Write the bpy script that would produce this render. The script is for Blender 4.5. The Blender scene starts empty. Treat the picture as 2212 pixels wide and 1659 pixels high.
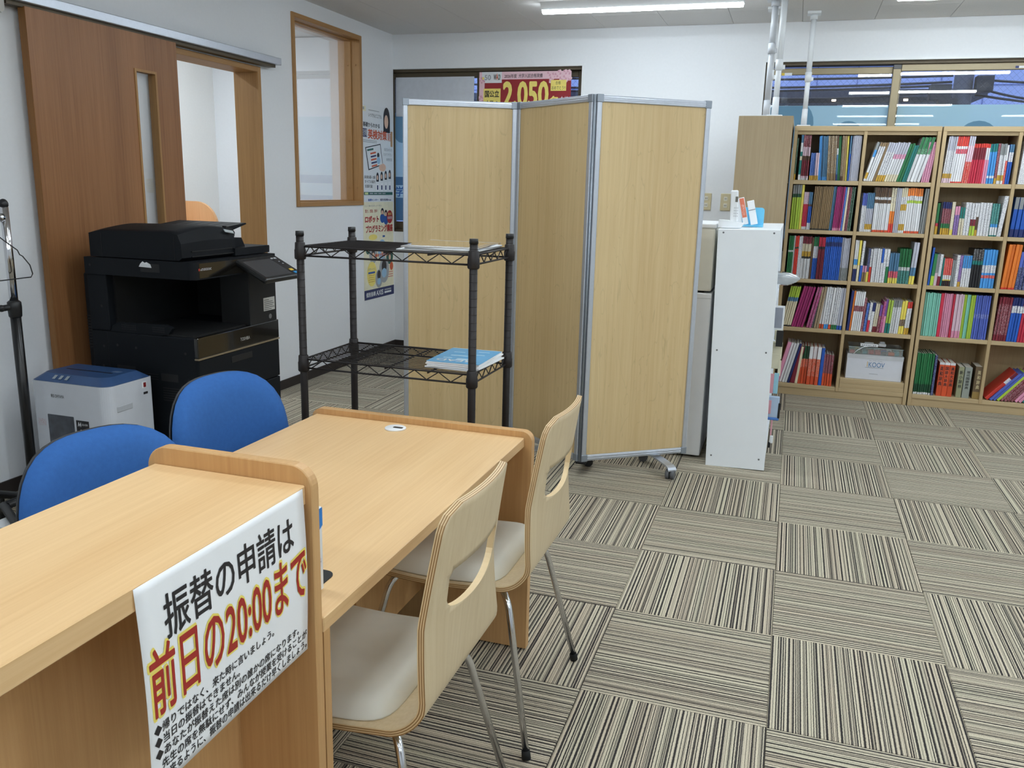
import bpy, bmesh, math, random, re
from mathutils import Vector, Matrix
random.seed(7)
SC = bpy.context.scene
COL = SC.collection

# ---------------------------------------------------------------- camera, world, exposure
cam_d = bpy.data.cameras.new('camera'); cam = bpy.data.objects.new('camera', cam_d); COL.objects.link(cam)
cam.location = (-0.05425, -5.58064, 1.35944)
cam.rotation_euler = (1.3423926, -0.0245905, 0.3161946)
cam_d.sensor_width = 36.0; cam_d.lens = 36.0 * 1836.83 / 2212.0; cam_d.clip_start = 0.02; cam_d.clip_end = 200
SC.camera = cam
world = bpy.data.worlds.new('dusk_sky'); SC.world = world; world.use_nodes = True
wb = world.node_tree.nodes['Background']
wb.inputs[0].default_value = (0.42, 0.55, 0.86, 1); wb.inputs[1].default_value = 2.3
SC.view_settings.view_transform = 'Standard'; SC.view_settings.look = 'None'
SC.view_settings.gamma = 1.0; SC.view_settings.use_curve_mapping = False
SC.view_settings.exposure = 0.06
LAMP_STRENGTH = 42.0
LAMP_COLOR = (0.85, 0.94, 1.0, 1)
SC.cycles.max_bounces = 10; SC.cycles.diffuse_bounces = 5; SC.cycles.glossy_bounces = 5
SC.cycles.transparent_max_bounces = 16; SC.cycles.caustics_reflective = False; SC.cycles.caustics_refractive = False

# ---------------------------------------------------------------- materials
def lin(c): return tuple(((x/255)/12.92 if x/255 <= .04045 else ((x/255+.055)/1.055)**2.4) for x in c)
MATS = {}
def newmat(name):
    m = bpy.data.materials.new(name); m.use_nodes = True
    nt = m.node_tree; b = nt.nodes['Principled BSDF']
    return m, nt, b
def nd(nt, t, **kw):
    n = nt.nodes.new(t)
    for k, v in kw.items(): setattr(n, k, v)
    return n
def ramp(nt, stops, interp='LINEAR'):
    r = nd(nt, 'ShaderNodeValToRGB'); e = r.color_ramp.elements; r.color_ramp.interpolation = interp
    while len(e) < len(stops): e.new(.5)
    for x, (p, c) in zip(e, stops): x.position = p; x.color = (*c, 1)
    return r
def plain(name, rgb, rough=.5, metal=0., var=.05, scale=25., spec=.5, bump=0., coat=0., emit=None):
    """one colour with faint procedural mottling and optional fine relief"""
    if name in MATS: return MATS[name]
    m, nt, b = newmat(name); c = lin(rgb)
    tc = nd(nt, 'ShaderNodeTexCoord'); nz = nd(nt, 'ShaderNodeTexNoise'); nz.inputs['Scale'].default_value = scale
    nz.inputs['Detail'].default_value = 3
    nt.links.new(tc.outputs['Object'], nz.inputs['Vector'])
    r = ramp(nt, [(.25, tuple(x*(1-var) for x in c)), (.75, tuple(min(1, x*(1+var)) for x in c))])
    nt.links.new(nz.outputs['Fac'], r.inputs[0]); nt.links.new(r.outputs[0], b.inputs['Base Color'])
    b.inputs['Roughness'].default_value = rough; b.inputs['Metallic'].default_value = metal
    b.inputs['Specular IOR Level'].default_value = spec; b.inputs['Coat Weight'].default_value = coat
    if bump:
        bp = nd(nt, 'ShaderNodeBump'); bp.inputs['Strength'].default_value = bump; bp.inputs['Distance'].default_value = .002
        n2 = nd(nt, 'ShaderNodeTexNoise'); n2.inputs['Scale'].default_value = scale*14
        nt.links.new(tc.outputs['Object'], n2.inputs['Vector']); nt.links.new(n2.outputs['Fac'], bp.inputs['Height'])
        nt.links.new(bp.outputs[0], b.inputs['Normal'])
    MATS[name] = m; return m
def wood(name, light, dark, axis='Z', rough=.45, freq=1., cathedral=0., spec=.4):
    """fine straight grain along one axis, broad tone bands, optional darker cathedral lines"""
    if name in MATS: return MATS[name]
    m, nt, b = newmat(name); L, D = lin(light), lin(dark)
    tc = nd(nt, 'ShaderNodeTexCoord'); mp = nd(nt, 'ShaderNodeMapping')
    s = {'X': (1.2, 60, 60), 'Y': (60, 1.2, 60), 'Z': (60, 60, 1.2)}[axis]
    mp.inputs['Scale'].default_value = tuple(x*freq for x in s)
    nt.links.new(tc.outputs['Object'], mp.inputs['Vector'])
    n1 = nd(nt, 'ShaderNodeTexNoise'); n1.inputs['Scale'].default_value = 2.2; n1.inputs['Detail'].default_value = 6; n1.inputs['Roughness'].default_value = .65
    nt.links.new(mp.outputs[0], n1.inputs['Vector'])
    mp2 = nd(nt, 'ShaderNodeMapping'); s2 = {'X': (.25, 9, 9), 'Y': (9, .25, 9), 'Z': (9, 9, .25)}[axis]
    mp2.inputs['Scale'].default_value = tuple(x*freq for x in s2); nt.links.new(tc.outputs['Object'], mp2.inputs['Vector'])
    n2 = nd(nt, 'ShaderNodeTexNoise'); n2.inputs['Scale'].default_value = 1.0; n2.inputs['Detail'].default_value = 2
    nt.links.new(mp2.outputs[0], n2.inputs['Vector'])
    mx = nd(nt, 'ShaderNodeMath', operation='MULTIPLY_ADD'); mx.inputs[1].default_value = .55
    h = nd(nt, 'ShaderNodeMath', operation='MULTIPLY'); h.inputs[1].default_value = .45
    nt.links.new(n1.outputs['Fac'], mx.inputs[0]); nt.links.new(n2.outputs['Fac'], h.inputs[0]); nt.links.new(h.outputs[0], mx.inputs[2])
    r = ramp(nt, [(.32, D), (.48, tuple((x+y)/2 for x, y in zip(L, D))), (.66, L)])
    nt.links.new(mx.outputs[0], r.inputs[0]); out = r.outputs[0]
    if cathedral:
        mp3 = nd(nt, 'ShaderNodeMapping'); s3 = {'X': (.9, 5, 5), 'Y': (5, .9, 5), 'Z': (5, 5, .9)}[axis]
        mp3.inputs['Scale'].default_value = s3; nt.links.new(tc.outputs['Object'], mp3.inputs['Vector'])
        n3 = nd(nt, 'ShaderNodeTexNoise'); n3.inputs['Scale'].default_value = 1.3; n3.inputs['Detail'].default_value = 3; n3.inputs['Distortion'].default_value = .6
        nt.links.new(mp3.outputs[0], n3.inputs['Vector'])
        k = nd(nt, 'ShaderNodeMath', operation='MULTIPLY'); k.inputs[1].default_value = 11.; nt.links.new(n3.outputs['Fac'], k.inputs[0])
        fr = nd(nt, 'ShaderNodeMath', operation='FRACT'); nt.links.new(k.outputs[0], fr.inputs[0])
        lr = ramp(nt, [(.0, (1-cathedral,)*3), (.05, (1, 1, 1)), (.97, (1, 1, 1)), (1., (1-cathedral,)*3)]); nt.links.new(fr.outputs[0], lr.inputs[0])
        mm = nd(nt, 'ShaderNodeMix', data_type='RGBA', blend_type='MULTIPLY'); mm.inputs['Factor'].default_value = 1
        nt.links.new(out, mm.inputs['A']); nt.links.new(lr.outputs[0], mm.inputs['B']); out = mm.outputs['Result']
    nt.links.new(out, b.inputs['Base Color'])
    b.inputs['Roughness'].default_value = rough; b.inputs['Specular IOR Level'].default_value = spec
    bp = nd(nt, 'ShaderNodeBump'); bp.inputs['Strength'].default_value = .06; bp.inputs['Distance'].default_value = .001
    nt.links.new(n1.outputs['Fac'], bp.inputs['Height']); nt.links.new(bp.outputs[0], b.inputs['Normal'])
    MATS[name] = m; return m
def glass(name, tint=(1, 1, 1), rough=.0, refl=1., haze=0., haze_col=(200, 215, 225), wire=False, lattice=.042):
    """thin pane: clear transmission, mirror reflection by Fresnel, optional diffuse film and moulded wire lattice"""
    if name in MATS: return MATS[name]
    m, nt, b = newmat(name); nt.nodes.remove(b); out = nt.nodes['Material Output']
    tr = nd(nt, 'ShaderNodeBsdfTransparent'); tr.inputs[0].default_value = (*tint, 1)
    base = tr.outputs[0]
    if haze:
        df = nd(nt, 'ShaderNodeBsdfDiffuse'); df.inputs[0].default_value = (*lin(haze_col), 1)
        tl = nd(nt, 'ShaderNodeBsdfTranslucent'); tl.inputs[0].default_value = (*lin(haze_col), 1)
        md = nd(nt, 'ShaderNodeMixShader'); md.inputs[0].default_value = .5
        nt.links.new(df.outputs[0], md.inputs[1]); nt.links.new(tl.outputs[0], md.inputs[2])
        mh = nd(nt, 'ShaderNodeMixShader'); mh.inputs[0].default_value = haze
        nt.links.new(base, mh.inputs[1]); nt.links.new(md.outputs[0], mh.inputs[2]); base = mh.outputs[0]
    if wire:
        tc = nd(nt, 'ShaderNodeTexCoord'); sx = nd(nt, 'ShaderNodeSeparateXYZ'); nt.links.new(tc.outputs['Object'], sx.inputs[0])
        lines = []
        for op in ('ADD', 'SUBTRACT'):
            a = nd(nt, 'ShaderNodeMath', operation=op); nt.links.new(sx.outputs[0], a.inputs[0]); nt.links.new(sx.outputs[2], a.inputs[1])
            k = nd(nt, 'ShaderNodeMath', operation='MULTIPLY'); k.inputs[1].default_value = 1/lattice; nt.links.new(a.outputs[0], k.inputs[0])
            fr = nd(nt, 'ShaderNodeMath', operation='PINGPONG'); fr.inputs[1].default_value = .5; nt.links.new(k.outputs[0], fr.inputs[0])
            lt = nd(nt, 'ShaderNodeMath', operation='LESS_THAN'); lt.inputs[1].default_value = .03; nt.links.new(fr.outputs[0], lt.inputs[0]); lines.append(lt)
        mxm = nd(nt, 'ShaderNodeMath', operation='MAXIMUM'); nt.links.new(lines[0].outputs[0], mxm.inputs[0]); nt.links.new(lines[1].outputs[0], mxm.inputs[1])
        sc_ = nd(nt, 'ShaderNodeMath', operation='MULTIPLY'); sc_.inputs[1].default_value = .22; nt.links.new(mxm.outputs[0], sc_.inputs[0])
        wd = nd(nt, 'ShaderNodeBsdfDiffuse'); wd.inputs[0].default_value = (.10, .14, .22, 1)
        mw = nd(nt, 'ShaderNodeMixShader'); nt.links.new(sc_.outputs[0], mw.inputs[0]); nt.links.new(base, mw.inputs[1]); nt.links.new(wd.outputs[0], mw.inputs[2]); base = mw.outputs[0]
    gl = nd(nt, 'ShaderNodeBsdfGlossy'); gl.inputs['Roughness'].default_value = rough; gl.inputs[0].default_value = (1, 1, 1, 1)
    fr = nd(nt, 'ShaderNodeFresnel'); ge = nd(nt, 'ShaderNodeNewGeometry'); io = nd(nt, 'ShaderNodeMapRange'); io.inputs['To Min'].default_value = 1.5; io.inputs['To Max'].default_value = 1/1.5
    nt.links.new(ge.outputs['Backfacing'], io.inputs['Value']); nt.links.new(io.outputs[0], fr.inputs[0])
    mu = nd(nt, 'ShaderNodeMath', operation='MULTIPLY'); mu.inputs[1].default_value = 1.9*refl; mu.use_clamp = True; nt.links.new(fr.outputs[0], mu.inputs[0])
    mg = nd(nt, 'ShaderNodeMixShader'); nt.links.new(mu.outputs[0], mg.inputs[0]); nt.links.new(base, mg.inputs[1]); nt.links.new(gl.outputs[0], mg.inputs[2])
    nt.links.new(mg.outputs[0], out.inputs[0])
    MATS[name] = m; return m
def emissive(name, col, strength):
    if name in MATS: return MATS[name]
    m, nt, b = newmat(name); b.inputs['Base Color'].default_value = col; b.inputs['Emission Color'].default_value = col
    b.inputs['Emission Strength'].default_value = strength; MATS[name] = m; return m
def carpet_mat():
    m, nt, b = newmat('striped_carpet')
    tc = nd(nt, 'ShaderNodeTexCoord'); oi = nd(nt, 'ShaderNodeObjectInfo'); sx = nd(nt, 'ShaderNodeSeparateXYZ')
    nt.links.new(tc.outputs['Object'], sx.inputs[0])
    off = nd(nt, 'ShaderNodeMath', operation='MULTIPLY'); off.inputs[1].default_value = 37.; nt.links.new(oi.outputs['Random'], off.inputs[0])
    # slight waver of the yarn rows
    wn = nd(nt, 'ShaderNodeTexNoise'); wn.inputs['Scale'].default_value = 130; wn.inputs['Detail'].default_value = 2; nt.links.new(tc.outputs['Object'], wn.inputs['Vector'])
    wv = nd(nt, 'ShaderNodeMath', operation='MULTIPLY_ADD'); wv.inputs[1].default_value = .0022; nt.links.new(wn.outputs['Fac'], wv.inputs[0]); nt.links.new(sx.outputs[0], wv.inputs[2])
    ad = nd(nt, 'ShaderNodeMath', operation='ADD'); nt.links.new(wv.outputs[0], ad.inputs[0]); nt.links.new(off.outputs[0], ad.inputs[1])
    n1 = nd(nt, 'ShaderNodeTexNoise', noise_dimensions='1D'); n1.inputs['Scale'].default_value = 165; n1.inputs['Detail'].default_value = 1.6; n1.inputs['Roughness'].default_value = .55
    nt.links.new(ad.outputs[0], n1.inputs['W'])
    r = ramp(nt, [(.42, lin((62, 59, 58))), (.465, lin((100, 95, 90))), (.50, lin((166, 158, 140))), (.535, lin((208, 198, 176)))])
    nt.links.new(n1.outputs['Fac'], r.inputs[0])
    n2 = nd(nt, 'ShaderNodeTexNoise', noise_dimensions='1D'); n2.inputs['Scale'].default_value = 14; nt.links.new(ad.outputs[0], n2.inputs['W'])
    r2 = ramp(nt, [(.38, (.86, .78, .76)), (.52, (1, 1, 1)), (.66, (.90, .96, .92))]); nt.links.new(n2.outputs['Fac'], r2.inputs[0])
    mm = nd(nt, 'ShaderNodeMix', data_type='RGBA', blend_type='MULTIPLY'); mm.inputs['Factor'].default_value = .35
    nt.links.new(r.outputs[0], mm.inputs['A']); nt.links.new(r2.outputs[0], mm.inputs['B'])
    n3 = nd(nt, 'ShaderNodeTexNoise'); n3.inputs['Scale'].default_value = 420; n3.inputs['Detail'].default_value = 2; nt.links.new(tc.outputs['Object'], n3.inputs['Vector'])
    r3 = ramp(nt, [(.3, (.8, .8, .8)), (.7, (1.12, 1.12, 1.12))]); nt.links.new(n3.outputs['Fac'], r3.inputs[0])
    m2 = nd(nt, 'ShaderNodeMix', data_type='RGBA', blend_type='MULTIPLY'); m2.inputs['Factor'].default_value = 1
    nt.links.new(mm.outputs['Result'], m2.inputs['A']); nt.links.new(r3.outputs[0], m2.inputs['B'])
    nt.links.new(m2.outputs['Result'], b.inputs['Base Color']); b.inputs['Roughness'].default_value = .95; b.inputs['Specular IOR Level'].default_value = .1
    bp = nd(nt, 'ShaderNodeBump'); bp.inputs['Strength'].default_value = .5; bp.inputs['Distance'].default_value = .002
    sm = nd(nt, 'ShaderNodeMath', operation='ADD'); nt.links.new(n1.outputs['Fac'], sm.inputs[0]); nt.links.new(n3.outputs['Fac'], sm.inputs[1])
    nt.links.new(sm.outputs[0], bp.inputs['Height']); nt.links.new(bp.outputs[0], b.inputs['Normal'])
    return m
def print_mat(base, ink, key):
    """spine colour with small dark or light printed marks, too small to read"""
    name = 'spine_print_' + key
    if name in MATS: return MATS[name]
    m, nt, b = newmat(name); tc = nd(nt, 'ShaderNodeTexCoord'); mp = nd(nt, 'ShaderNodeMapping'); mp.inputs['Scale'].default_value = (420, 1, 260)
    nt.links.new(tc.outputs['Object'], mp.inputs['Vector'])
    oi = nd(nt, 'ShaderNodeObjectInfo'); va = nd(nt, 'ShaderNodeVectorMath', operation='ADD')
    k = nd(nt, 'ShaderNodeMath', operation='MULTIPLY'); k.inputs[1].default_value = 50; nt.links.new(oi.outputs['Random'], k.inputs[0])
    nt.links.new(mp.outputs[0], va.inputs[0]); nt.links.new(k.outputs[0], va.inputs[1])
    n = nd(nt, 'ShaderNodeTexNoise'); n.inputs['Scale'].default_value = 1.; n.inputs['Detail'].default_value = 1; nt.links.new(va.outputs[0], n.inputs['Vector'])
    mid = tuple(b_*.4+i_*.6 for b_, i_ in zip(base, ink)); r = ramp(nt, [(.0, lin(base)), (.50, lin(base)), (.62, lin(mid))]); nt.links.new(n.outputs['Fac'], r.inputs[0])
    nt.links.new(r.outputs[0], b.inputs['Base Color']); b.inputs['Roughness'].default_value = .45
    MATS[name] = m; return m

# ---------------------------------------------------------------- mesh helpers
def BM(): return bmesh.new()
def box(bm, x0, x1, y0, y1, z0, z1, mi=0):
    v = [bm.verts.new((x, y, z)) for z in (z0, z1) for y in (y0, y1) for x in (x0, x1)]
    for f in ((0, 2, 3, 1), (4, 5, 7, 6), (0, 1, 5, 4), (2, 6, 7, 3), (0, 4, 6, 2), (1, 3, 7, 5)):
        bm.faces.new([v[i] for i in f]).material_index = mi
    return bm
def rbox(bm, x0, x1, y0, y1, z0, z1, r=.004, seg=2, mi=0):
    t = BM(); box(t, x0, x1, y0, y1, z0, z1, mi)
    bmesh.ops.bevel(t, geom=t.edges[:], offset=r, segments=seg, affect='EDGES', profile=.5)
    return merge(bm, t)
def merge(bm, t, mat=None):
    if mat is not None: bmesh.ops.transform(t, matrix=mat, verts=t.verts)
    me = bpy.data.meshes.new('tmp'); t.to_mesh(me); t.free(); bm.from_mesh(me); bpy.data.meshes.remove(me); return bm
def cyl(bm, p0, p1, r0, r1=None, n=14, cap=True, mi=0):
    p0, p1 = Vector(p0), Vector(p1); r1 = r0 if r1 is None else r1
    d = (p1-p0).normalized(); a = d.orthogonal().normalized(); b = d.cross(a)
    rings = []
    for p, r in ((p0, r0), (p1, r1)):
        rings.append([bm.verts.new(p + (a*math.cos(2*math.pi*i/n) + b*math.sin(2*math.pi*i/n))*r) for i in range(n)])
    for i in range(n):
        f = bm.faces.new((rings[0][i], rings[0][(i+1) % n], rings[1][(i+1) % n], rings[1][i])); f.smooth = True; f.material_index = mi
    if cap:
        bm.faces.new(rings[0][::-1]).material_index = mi; bm.faces.new(rings[1]).material_index = mi
    return bm
def tube(bm, pts, r, n=10, closed=False, mi=0):
    pts = [Vector(p) for p in pts]; N = len(pts); rr = r if isinstance(r, (list, tuple)) else [r]*N
    t0 = (pts[1]-pts[0]).normalized(); a = t0.orthogonal().normalized(); rings = []
    for i, p in enumerate(pts):
        if closed: t = (pts[(i+1) % N]-pts[i-1]).normalized()
        else: t = ((pts[min(i+1, N-1)]-pts[i]).normalized() + (pts[i]-pts[max(i-1, 0)]).normalized())
        t = t.normalized() if t.length > 1e-9 else t0
        a = (a - t*a.dot(t)); a = a.normalized() if a.length > 1e-6 else t.orthogonal().normalized()
        b = t.cross(a)
        rings.append([bm.verts.new(p + (a*math.cos(2*math.pi*k/n)+b*math.sin(2*math.pi*k/n))*rr[i]) for k in range(n)])
    M = N if closed else N-1
    for i in range(M):
        q, w = rings[i], rings[(i+1) % N]
        for k in range(n):
            f = bm.faces.new((q[k], q[(k+1) % n], w[(k+1) % n], w[k])); f.smooth = True; f.material_index = mi
    if not closed:
        bm.faces.new(rings[0][::-1]).material_index = mi; bm.faces.new(rings[-1]).material_index = mi
    return bm
def arc(c, r, a0, a1, n=8):
    return [(c[0]+r*math.cos(a0+(a1-a0)*i/n), c[1]+r*math.sin(a0+(a1-a0)*i/n)) for i in range(n+1)]
def round_rect(x0, y0, x1, y1, r, n=6):
    """corner radii: r number or (bl, br, tr, tl)"""
    R = r if isinstance(r, (tuple, list)) else (r,)*4; P = []
    for (cx, cy, sx, sy, a), q in zip(((x0, y0, 1, 1, math.pi), (x1, y0, -1, 1, 1.5*math.pi), (x1, y1, -1, -1, 0), (x0, y1, 1, -1, .5*math.pi)), R):
        if q < 1e-5: P.append((cx, cy))
        else: P += arc((cx+sx*q, cy+sy*q), q, a, a+math.pi/2, n)
    return P
def prism(bm, poly, d0, d1, plane='XZ', mi=0, side_mi=None):
    """polygon extruded along the remaining axis"""
    f = {'XZ': lambda p, d: (p[0], d, p[1]), 'YZ': lambda p, d: (d, p[0], p[1]), 'XY': lambda p, d: (p[0], p[1], d)}[plane]
    a = [bm.verts.new(f(p, d0)) for p in poly]; b = [bm.verts.new(f(p, d1)) for p in poly]; n = len(poly)
    fs = [bm.faces.new(a), bm.faces.new(b[::-1])]
    for q in fs: q.material_index = mi
    for i in range(n):
        q = bm.faces.new((a[i], b[i], b[(i+1) % n], a[(i+1) % n])); q.material_index = mi if side_mi is None else side_mi
    bmesh.ops.recalc_face_normals(bm, faces=bm.faces)
    return bm
def sphere(bm, c, r, sc=(1, 1, 1), n=14, mi=0):
    t = BM(); bmesh.ops.create_uvsphere(t, u_segments=n, v_segments=max(6, n//2), radius=r)
    for f in t.faces: f.smooth = True; f.material_index = mi
    return merge(bm, t, Matrix.Translation(c) @ Matrix.Diagonal((*sc, 1)))
def lathe(bm, prof, c=(0, 0, 0), n=20, mi=0):
    rings = []
    for r, z in prof:
        rings.append([bm.verts.new((c[0]+r*math.cos(2*math.pi*i/n), c[1]+r*math.sin(2*math.pi*i/n), c[2]+z)) for i in range(n)])
    for a, b in zip(rings, rings[1:]):
        for i in range(n):
            f = bm.faces.new((a[i], a[(i+1) % n], b[(i+1) % n], b[i])); f.smooth = True; f.material_index = mi
    bm.faces.new(rings[0][::-1]).material_index = mi; bm.faces.new(rings[-1]).material_index = mi
    return bm

# ---------------------------------------------------------------- object helpers
WM = {}
def _mw(o): return WM.get(o.name, Matrix.Identity(4))
def obj(name, bm, mats, parent=None, local=False, smooth=None):
    """one mesh object; geometry is given in world space unless local"""
    me = bpy.data.meshes.new(name)
    if parent is not None and not local: bmesh.ops.transform(bm, matrix=_mw(parent).inverted(), verts=bm.verts)
    bm.to_mesh(me); bm.free()
    for m in (mats if isinstance(mats, (list, tuple)) else [mats]): me.materials.append(m)
    o = bpy.data.objects.new(name, me); COL.objects.link(o)
    if parent is not None: o.parent = parent; WM[o.name] = _mw(parent).copy()
    if smooth:
        for p in me.polygons: p.use_smooth = True
    return o
def tag(o, label=None, cat=None, group=None, kind=None):
    if label: o['label'] = label
    if cat: o['category'] = cat
    if group: o['group'] = group
    if kind: o['kind'] = kind
    return o
def thing(name, label, cat, loc=(0, 0, 0), rotz=0., group=None, roty=0., kind=None):
    o = bpy.data.objects.new(name, None); COL.objects.link(o); o.empty_display_size = .05
    o.location = loc; o.rotation_euler = (0, roty, rotz)
    WM[o.name] = Matrix.Translation(loc) @ Matrix.Rotation(rotz, 4, 'Z') @ Matrix.Rotation(roty, 4, 'Y')
    return tag(o, label, cat, group, kind)
def onemesh(name, bm, mats, loc, label=None, cat=None, group=None, kind=None):
    """a thing that is one mesh, its origin at loc, geometry given in world space"""
    bmesh.ops.transform(bm, matrix=Matrix.Translation(-Vector(loc)), verts=bm.verts)
    o = obj(name, bm, mats); o.location = loc; WM[o.name] = Matrix.Translation(loc)
    return tag(o, label, cat, group, kind)
def share(src, parent, loc, rotz=0., name=None):
    """another object on the same mesh"""
    o = bpy.data.objects.new(name or src.name.split('.')[0], src.data); COL.objects.link(o); o.parent = parent
    o.location = loc; o.rotation_euler = (0, 0, rotz); return o
def dup(root, loc, rotz, label):
    r = root.copy(); COL.objects.link(r); r.location = loc; r.rotation_euler = (0, 0, rotz); r['label'] = label
    for ch in list(root.children):
        c = ch.copy(); COL.objects.link(c); c.parent = r
        for g in list(ch.children):
            d = g.copy(); COL.objects.link(d); d.parent = c
    return r
_TX = {}
def text_bm(body, bold=0., serif=False):
    key = body
    if key not in _TX:
        cu = bpy.data.curves.new('t', 'FONT'); cu.body = body; cu.resolution_u = 3; cu.fill_mode = 'FRONT'
        o = bpy.data.objects.new('t', cu); COL.objects.link(o); bpy.context.view_layer.update()
        me = bpy.data.meshes.new_from_object(o.evaluated_get(bpy.context.evaluated_depsgraph_get()))
        bpy.data.objects.remove(o); bpy.data.curves.remove(cu); _TX[key] = me
    bm = BM(); bm.from_mesh(_TX[key])
    if bold:      # thicken the strokes with copies shifted round the glyph, each a hair proud of the last
        src = _TX[key]; n = 10 if bold > .03 else 6
        for k in range(n):
            a = 2*math.pi*k/n; t = BM(); t.from_mesh(src); bmesh.ops.translate(t, verts=t.verts, vec=(bold*math.cos(a), bold*math.sin(a), k+1)); merge(bm, t)
    return bm
class Sheet:
    """flat print laid out on a real sheet: u to the right, v down, both 0..1, from its top left corner"""
    def __init__(s, parent, tl, right, down, off=.0004):
        s.p = parent; s.o = Vector(tl); s.R = Vector(right); s.D = Vector(down); s.n = s.D.cross(s.R).normalized()*-1; s.k = 0; s.off = off
        s.n = s.R.cross(s.D).normalized()*-1
    def P(s, u, v, h=None):
        return s.o + s.R*u + s.D*v + s.n*(s.off if h is None else h)
    def poly(s, pts, mat, h=1, name='printed_block'):
        s.k += 1; bm = BM(); bm.faces.new([bm.verts.new(s.P(u, v, s.off*h+s.k*.000012)) for u, v in pts]); bmesh.ops.recalc_face_normals(bm, faces=bm.faces)
        return obj(name, bm, mat, s.p)
    def rect(s, u0, v0, u1, v1, mat, h=1, name='printed_block'): return s.poly([(u0, v0), (u1, v0), (u1, v1), (u0, v1)], mat, h, name)
    def disc(s, u, v, ru, rv, mat, h=1, a0=0, a1=2*math.pi, name='printed_block'):
        return s.poly([(u+ru*math.cos(a), v+rv*math.sin(a)) for a in [a0+(a1-a0)*i/20 for i in range(20 if a1-a0 > 6.2 else 21)]], mat, h, name)
    def text(s, body, u0, v0, u1, v1, mat, h=2, bold=0., name='lettering'):
        bm = text_bm(body, bold); xs = [v.co.x for v in bm.verts]; ys = [v.co.y for v in bm.verts]
        x0, x1, y0, y1 = min(xs), max(xs), min(ys), max(ys); s.k += 1
        for v in bm.verts:
            u = u0+(u1-u0)*(v.co.x-x0)/(x1-x0); w = v1+(v0-v1)*(v.co.y-y0)/(y1-y0); v.co = s.P(u, w, s.off*h+s.k*.000012+v.co.z*.000006)
        return obj(name, bm, mat, s.p)
# ================================================================ the setting
XL, XR, YB, YF, ZC = -3.2, 4.2, .92, -9.0, 2.5
SX = -4.9                                    # far wall of the side room
M_wall = plain('white_wallpaper', (231, 234, 238), rough=.9, var=.012, scale=60, bump=.25, spec=.2)
M_ceil = plain('mineral_ceiling_board', (226, 225, 224), rough=.95, var=.05, scale=160, bump=.6, spec=.1)
M_dark = plain('dark_vinyl_skirting', (52, 46, 44), rough=.5, spec=.3)
M_carpet = carpet_mat()
M_oakf = wood('oak_frame', (180, 138, 88), (146, 106, 62), 'Z', rough=.5)
M_oakfy = wood('oak_frame_y', (180, 138, 88), (146, 106, 62), 'Y', rough=.5)
M_door = wood('cherry_veneer', (160, 112, 72), (124, 82, 48), 'Z', rough=.42, freq=.8)
M_dooredge = wood('door_edge', (146, 100, 52), (116, 76, 36), 'Z', rough=.5)
M_alu = plain('brushed_aluminium', (196, 202, 212), rough=.38, metal=.75, var=.03, scale=80)
M_aludk = plain('dark_aluminium_corner', (150, 158, 168), rough=.45, metal=.6)  # darker, rougher grey for the corner caps and hinge rods
M_bronze = plain('bronze_lit_tone', (150, 138, 112), rough=.45, metal=.45, var=.03)  # lighter copy of the window bronze, light put into the colour
M_bronzed = plain('bronze_shaded_tone', (88, 78, 62), rough=.5, metal=.4, var=.03)  # same bronze made darker, shade put into the colour
M_white = plain('white_gloss_paint', (232, 235, 238), rough=.4, var=.01)
M_black = plain('black_plastic', (22, 22, 24), rough=.45, var=.1)
M_clear = glass('clear_pane')
M_wired = glass('wired_pane', wire=True)
M_film = glass('frosted_film', haze=.72, haze_col=(206, 236, 242), refl=.2)
M_filmd = glass('frosted_leaf_film', haze=.75, haze_col=(128, 168, 186), refl=.3)

def wallbox(name, boxes, mat=None):
    bm = BM()
    for b in boxes: box(bm, *b)
    return tag(obj(name, bm, mat or M_wall), kind='structure')
# floor slab and its loose-laid carpet tiles
bm = BM(); box(bm, SX-.1, XR+.1, YF-.1, YB+.2, -.12, -.005)
floor = tag(obj('floor', bm, M_carpet), kind='structure')
tile_mesh = {}
for ix in range(-7, 5):
    for iy in range(-11, 2):
        x0, x1, y0, y1 = ix*.5, ix*.5+.5, iy*.5, iy*.5+.5
        x0 = max(x0, XL+.002); y1 = min(y1, YB-.002)
        h = (ix+iy) % 2 == 0
        key = (round(x1-x0, 3), round(y1-y0, 3), h)
        if key not in tile_mesh:
            w, l = x1-x0-.0012, y1-y0-.0012
            if h: w, l = l, w
            b2 = BM(); rbox(b2, -w/2, w/2, -l/2, l/2, -.0055, 0, r=.0012, seg=1)
            me = bpy.data.meshes.new('carpet_tile'); b2.to_mesh(me); b2.free(); me.materials.append(M_carpet); tile_mesh[key] = me
        t = bpy.data.objects.new('carpet_tile', tile_mesh[key]); COL.objects.link(t); t.parent = floor
        t.location = ((x0+x1)/2, (y0+y1)/2, 0); t.rotation_euler = (0, 0, math.pi/2*(1 if h else 0) + math.pi*random.choice((0, 1)))
# ceiling with its boards
bm = BM(); box(bm, SX-.1, XR+.1, YF-.1, YB+.2, ZC+.008, ZC+.12)
ceiling = tag(obj('ceiling', bm, M_ceil), kind='structure')
b2 = BM(); rbox(b2, -.2265, .2265, -.454, .454, 0, .008, r=.001, seg=1)
me = bpy.data.meshes.new('ceiling_board'); b2.to_mesh(me); b2.free(); me.materials.append(M_ceil)
for ix in range(-7, 10):
    for iy in range(-9, 1):
        t = bpy.data.objects.new('ceiling_board', me); COL.objects.link(t); t.parent = ceiling
        x = .1+ix*.455; y = .46+iy*.91 + (.455 if ix % 2 else 0)
        if XL+.22 < x < XR-.2 and y+.454 < YB+.2: t.location = (x, y, ZC)
        else: t.location = (x, y, ZC); 
        if not (XL-.1 < x-.2 and x+.2 < XR+.1): bpy.data.objects.remove(t)
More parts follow.
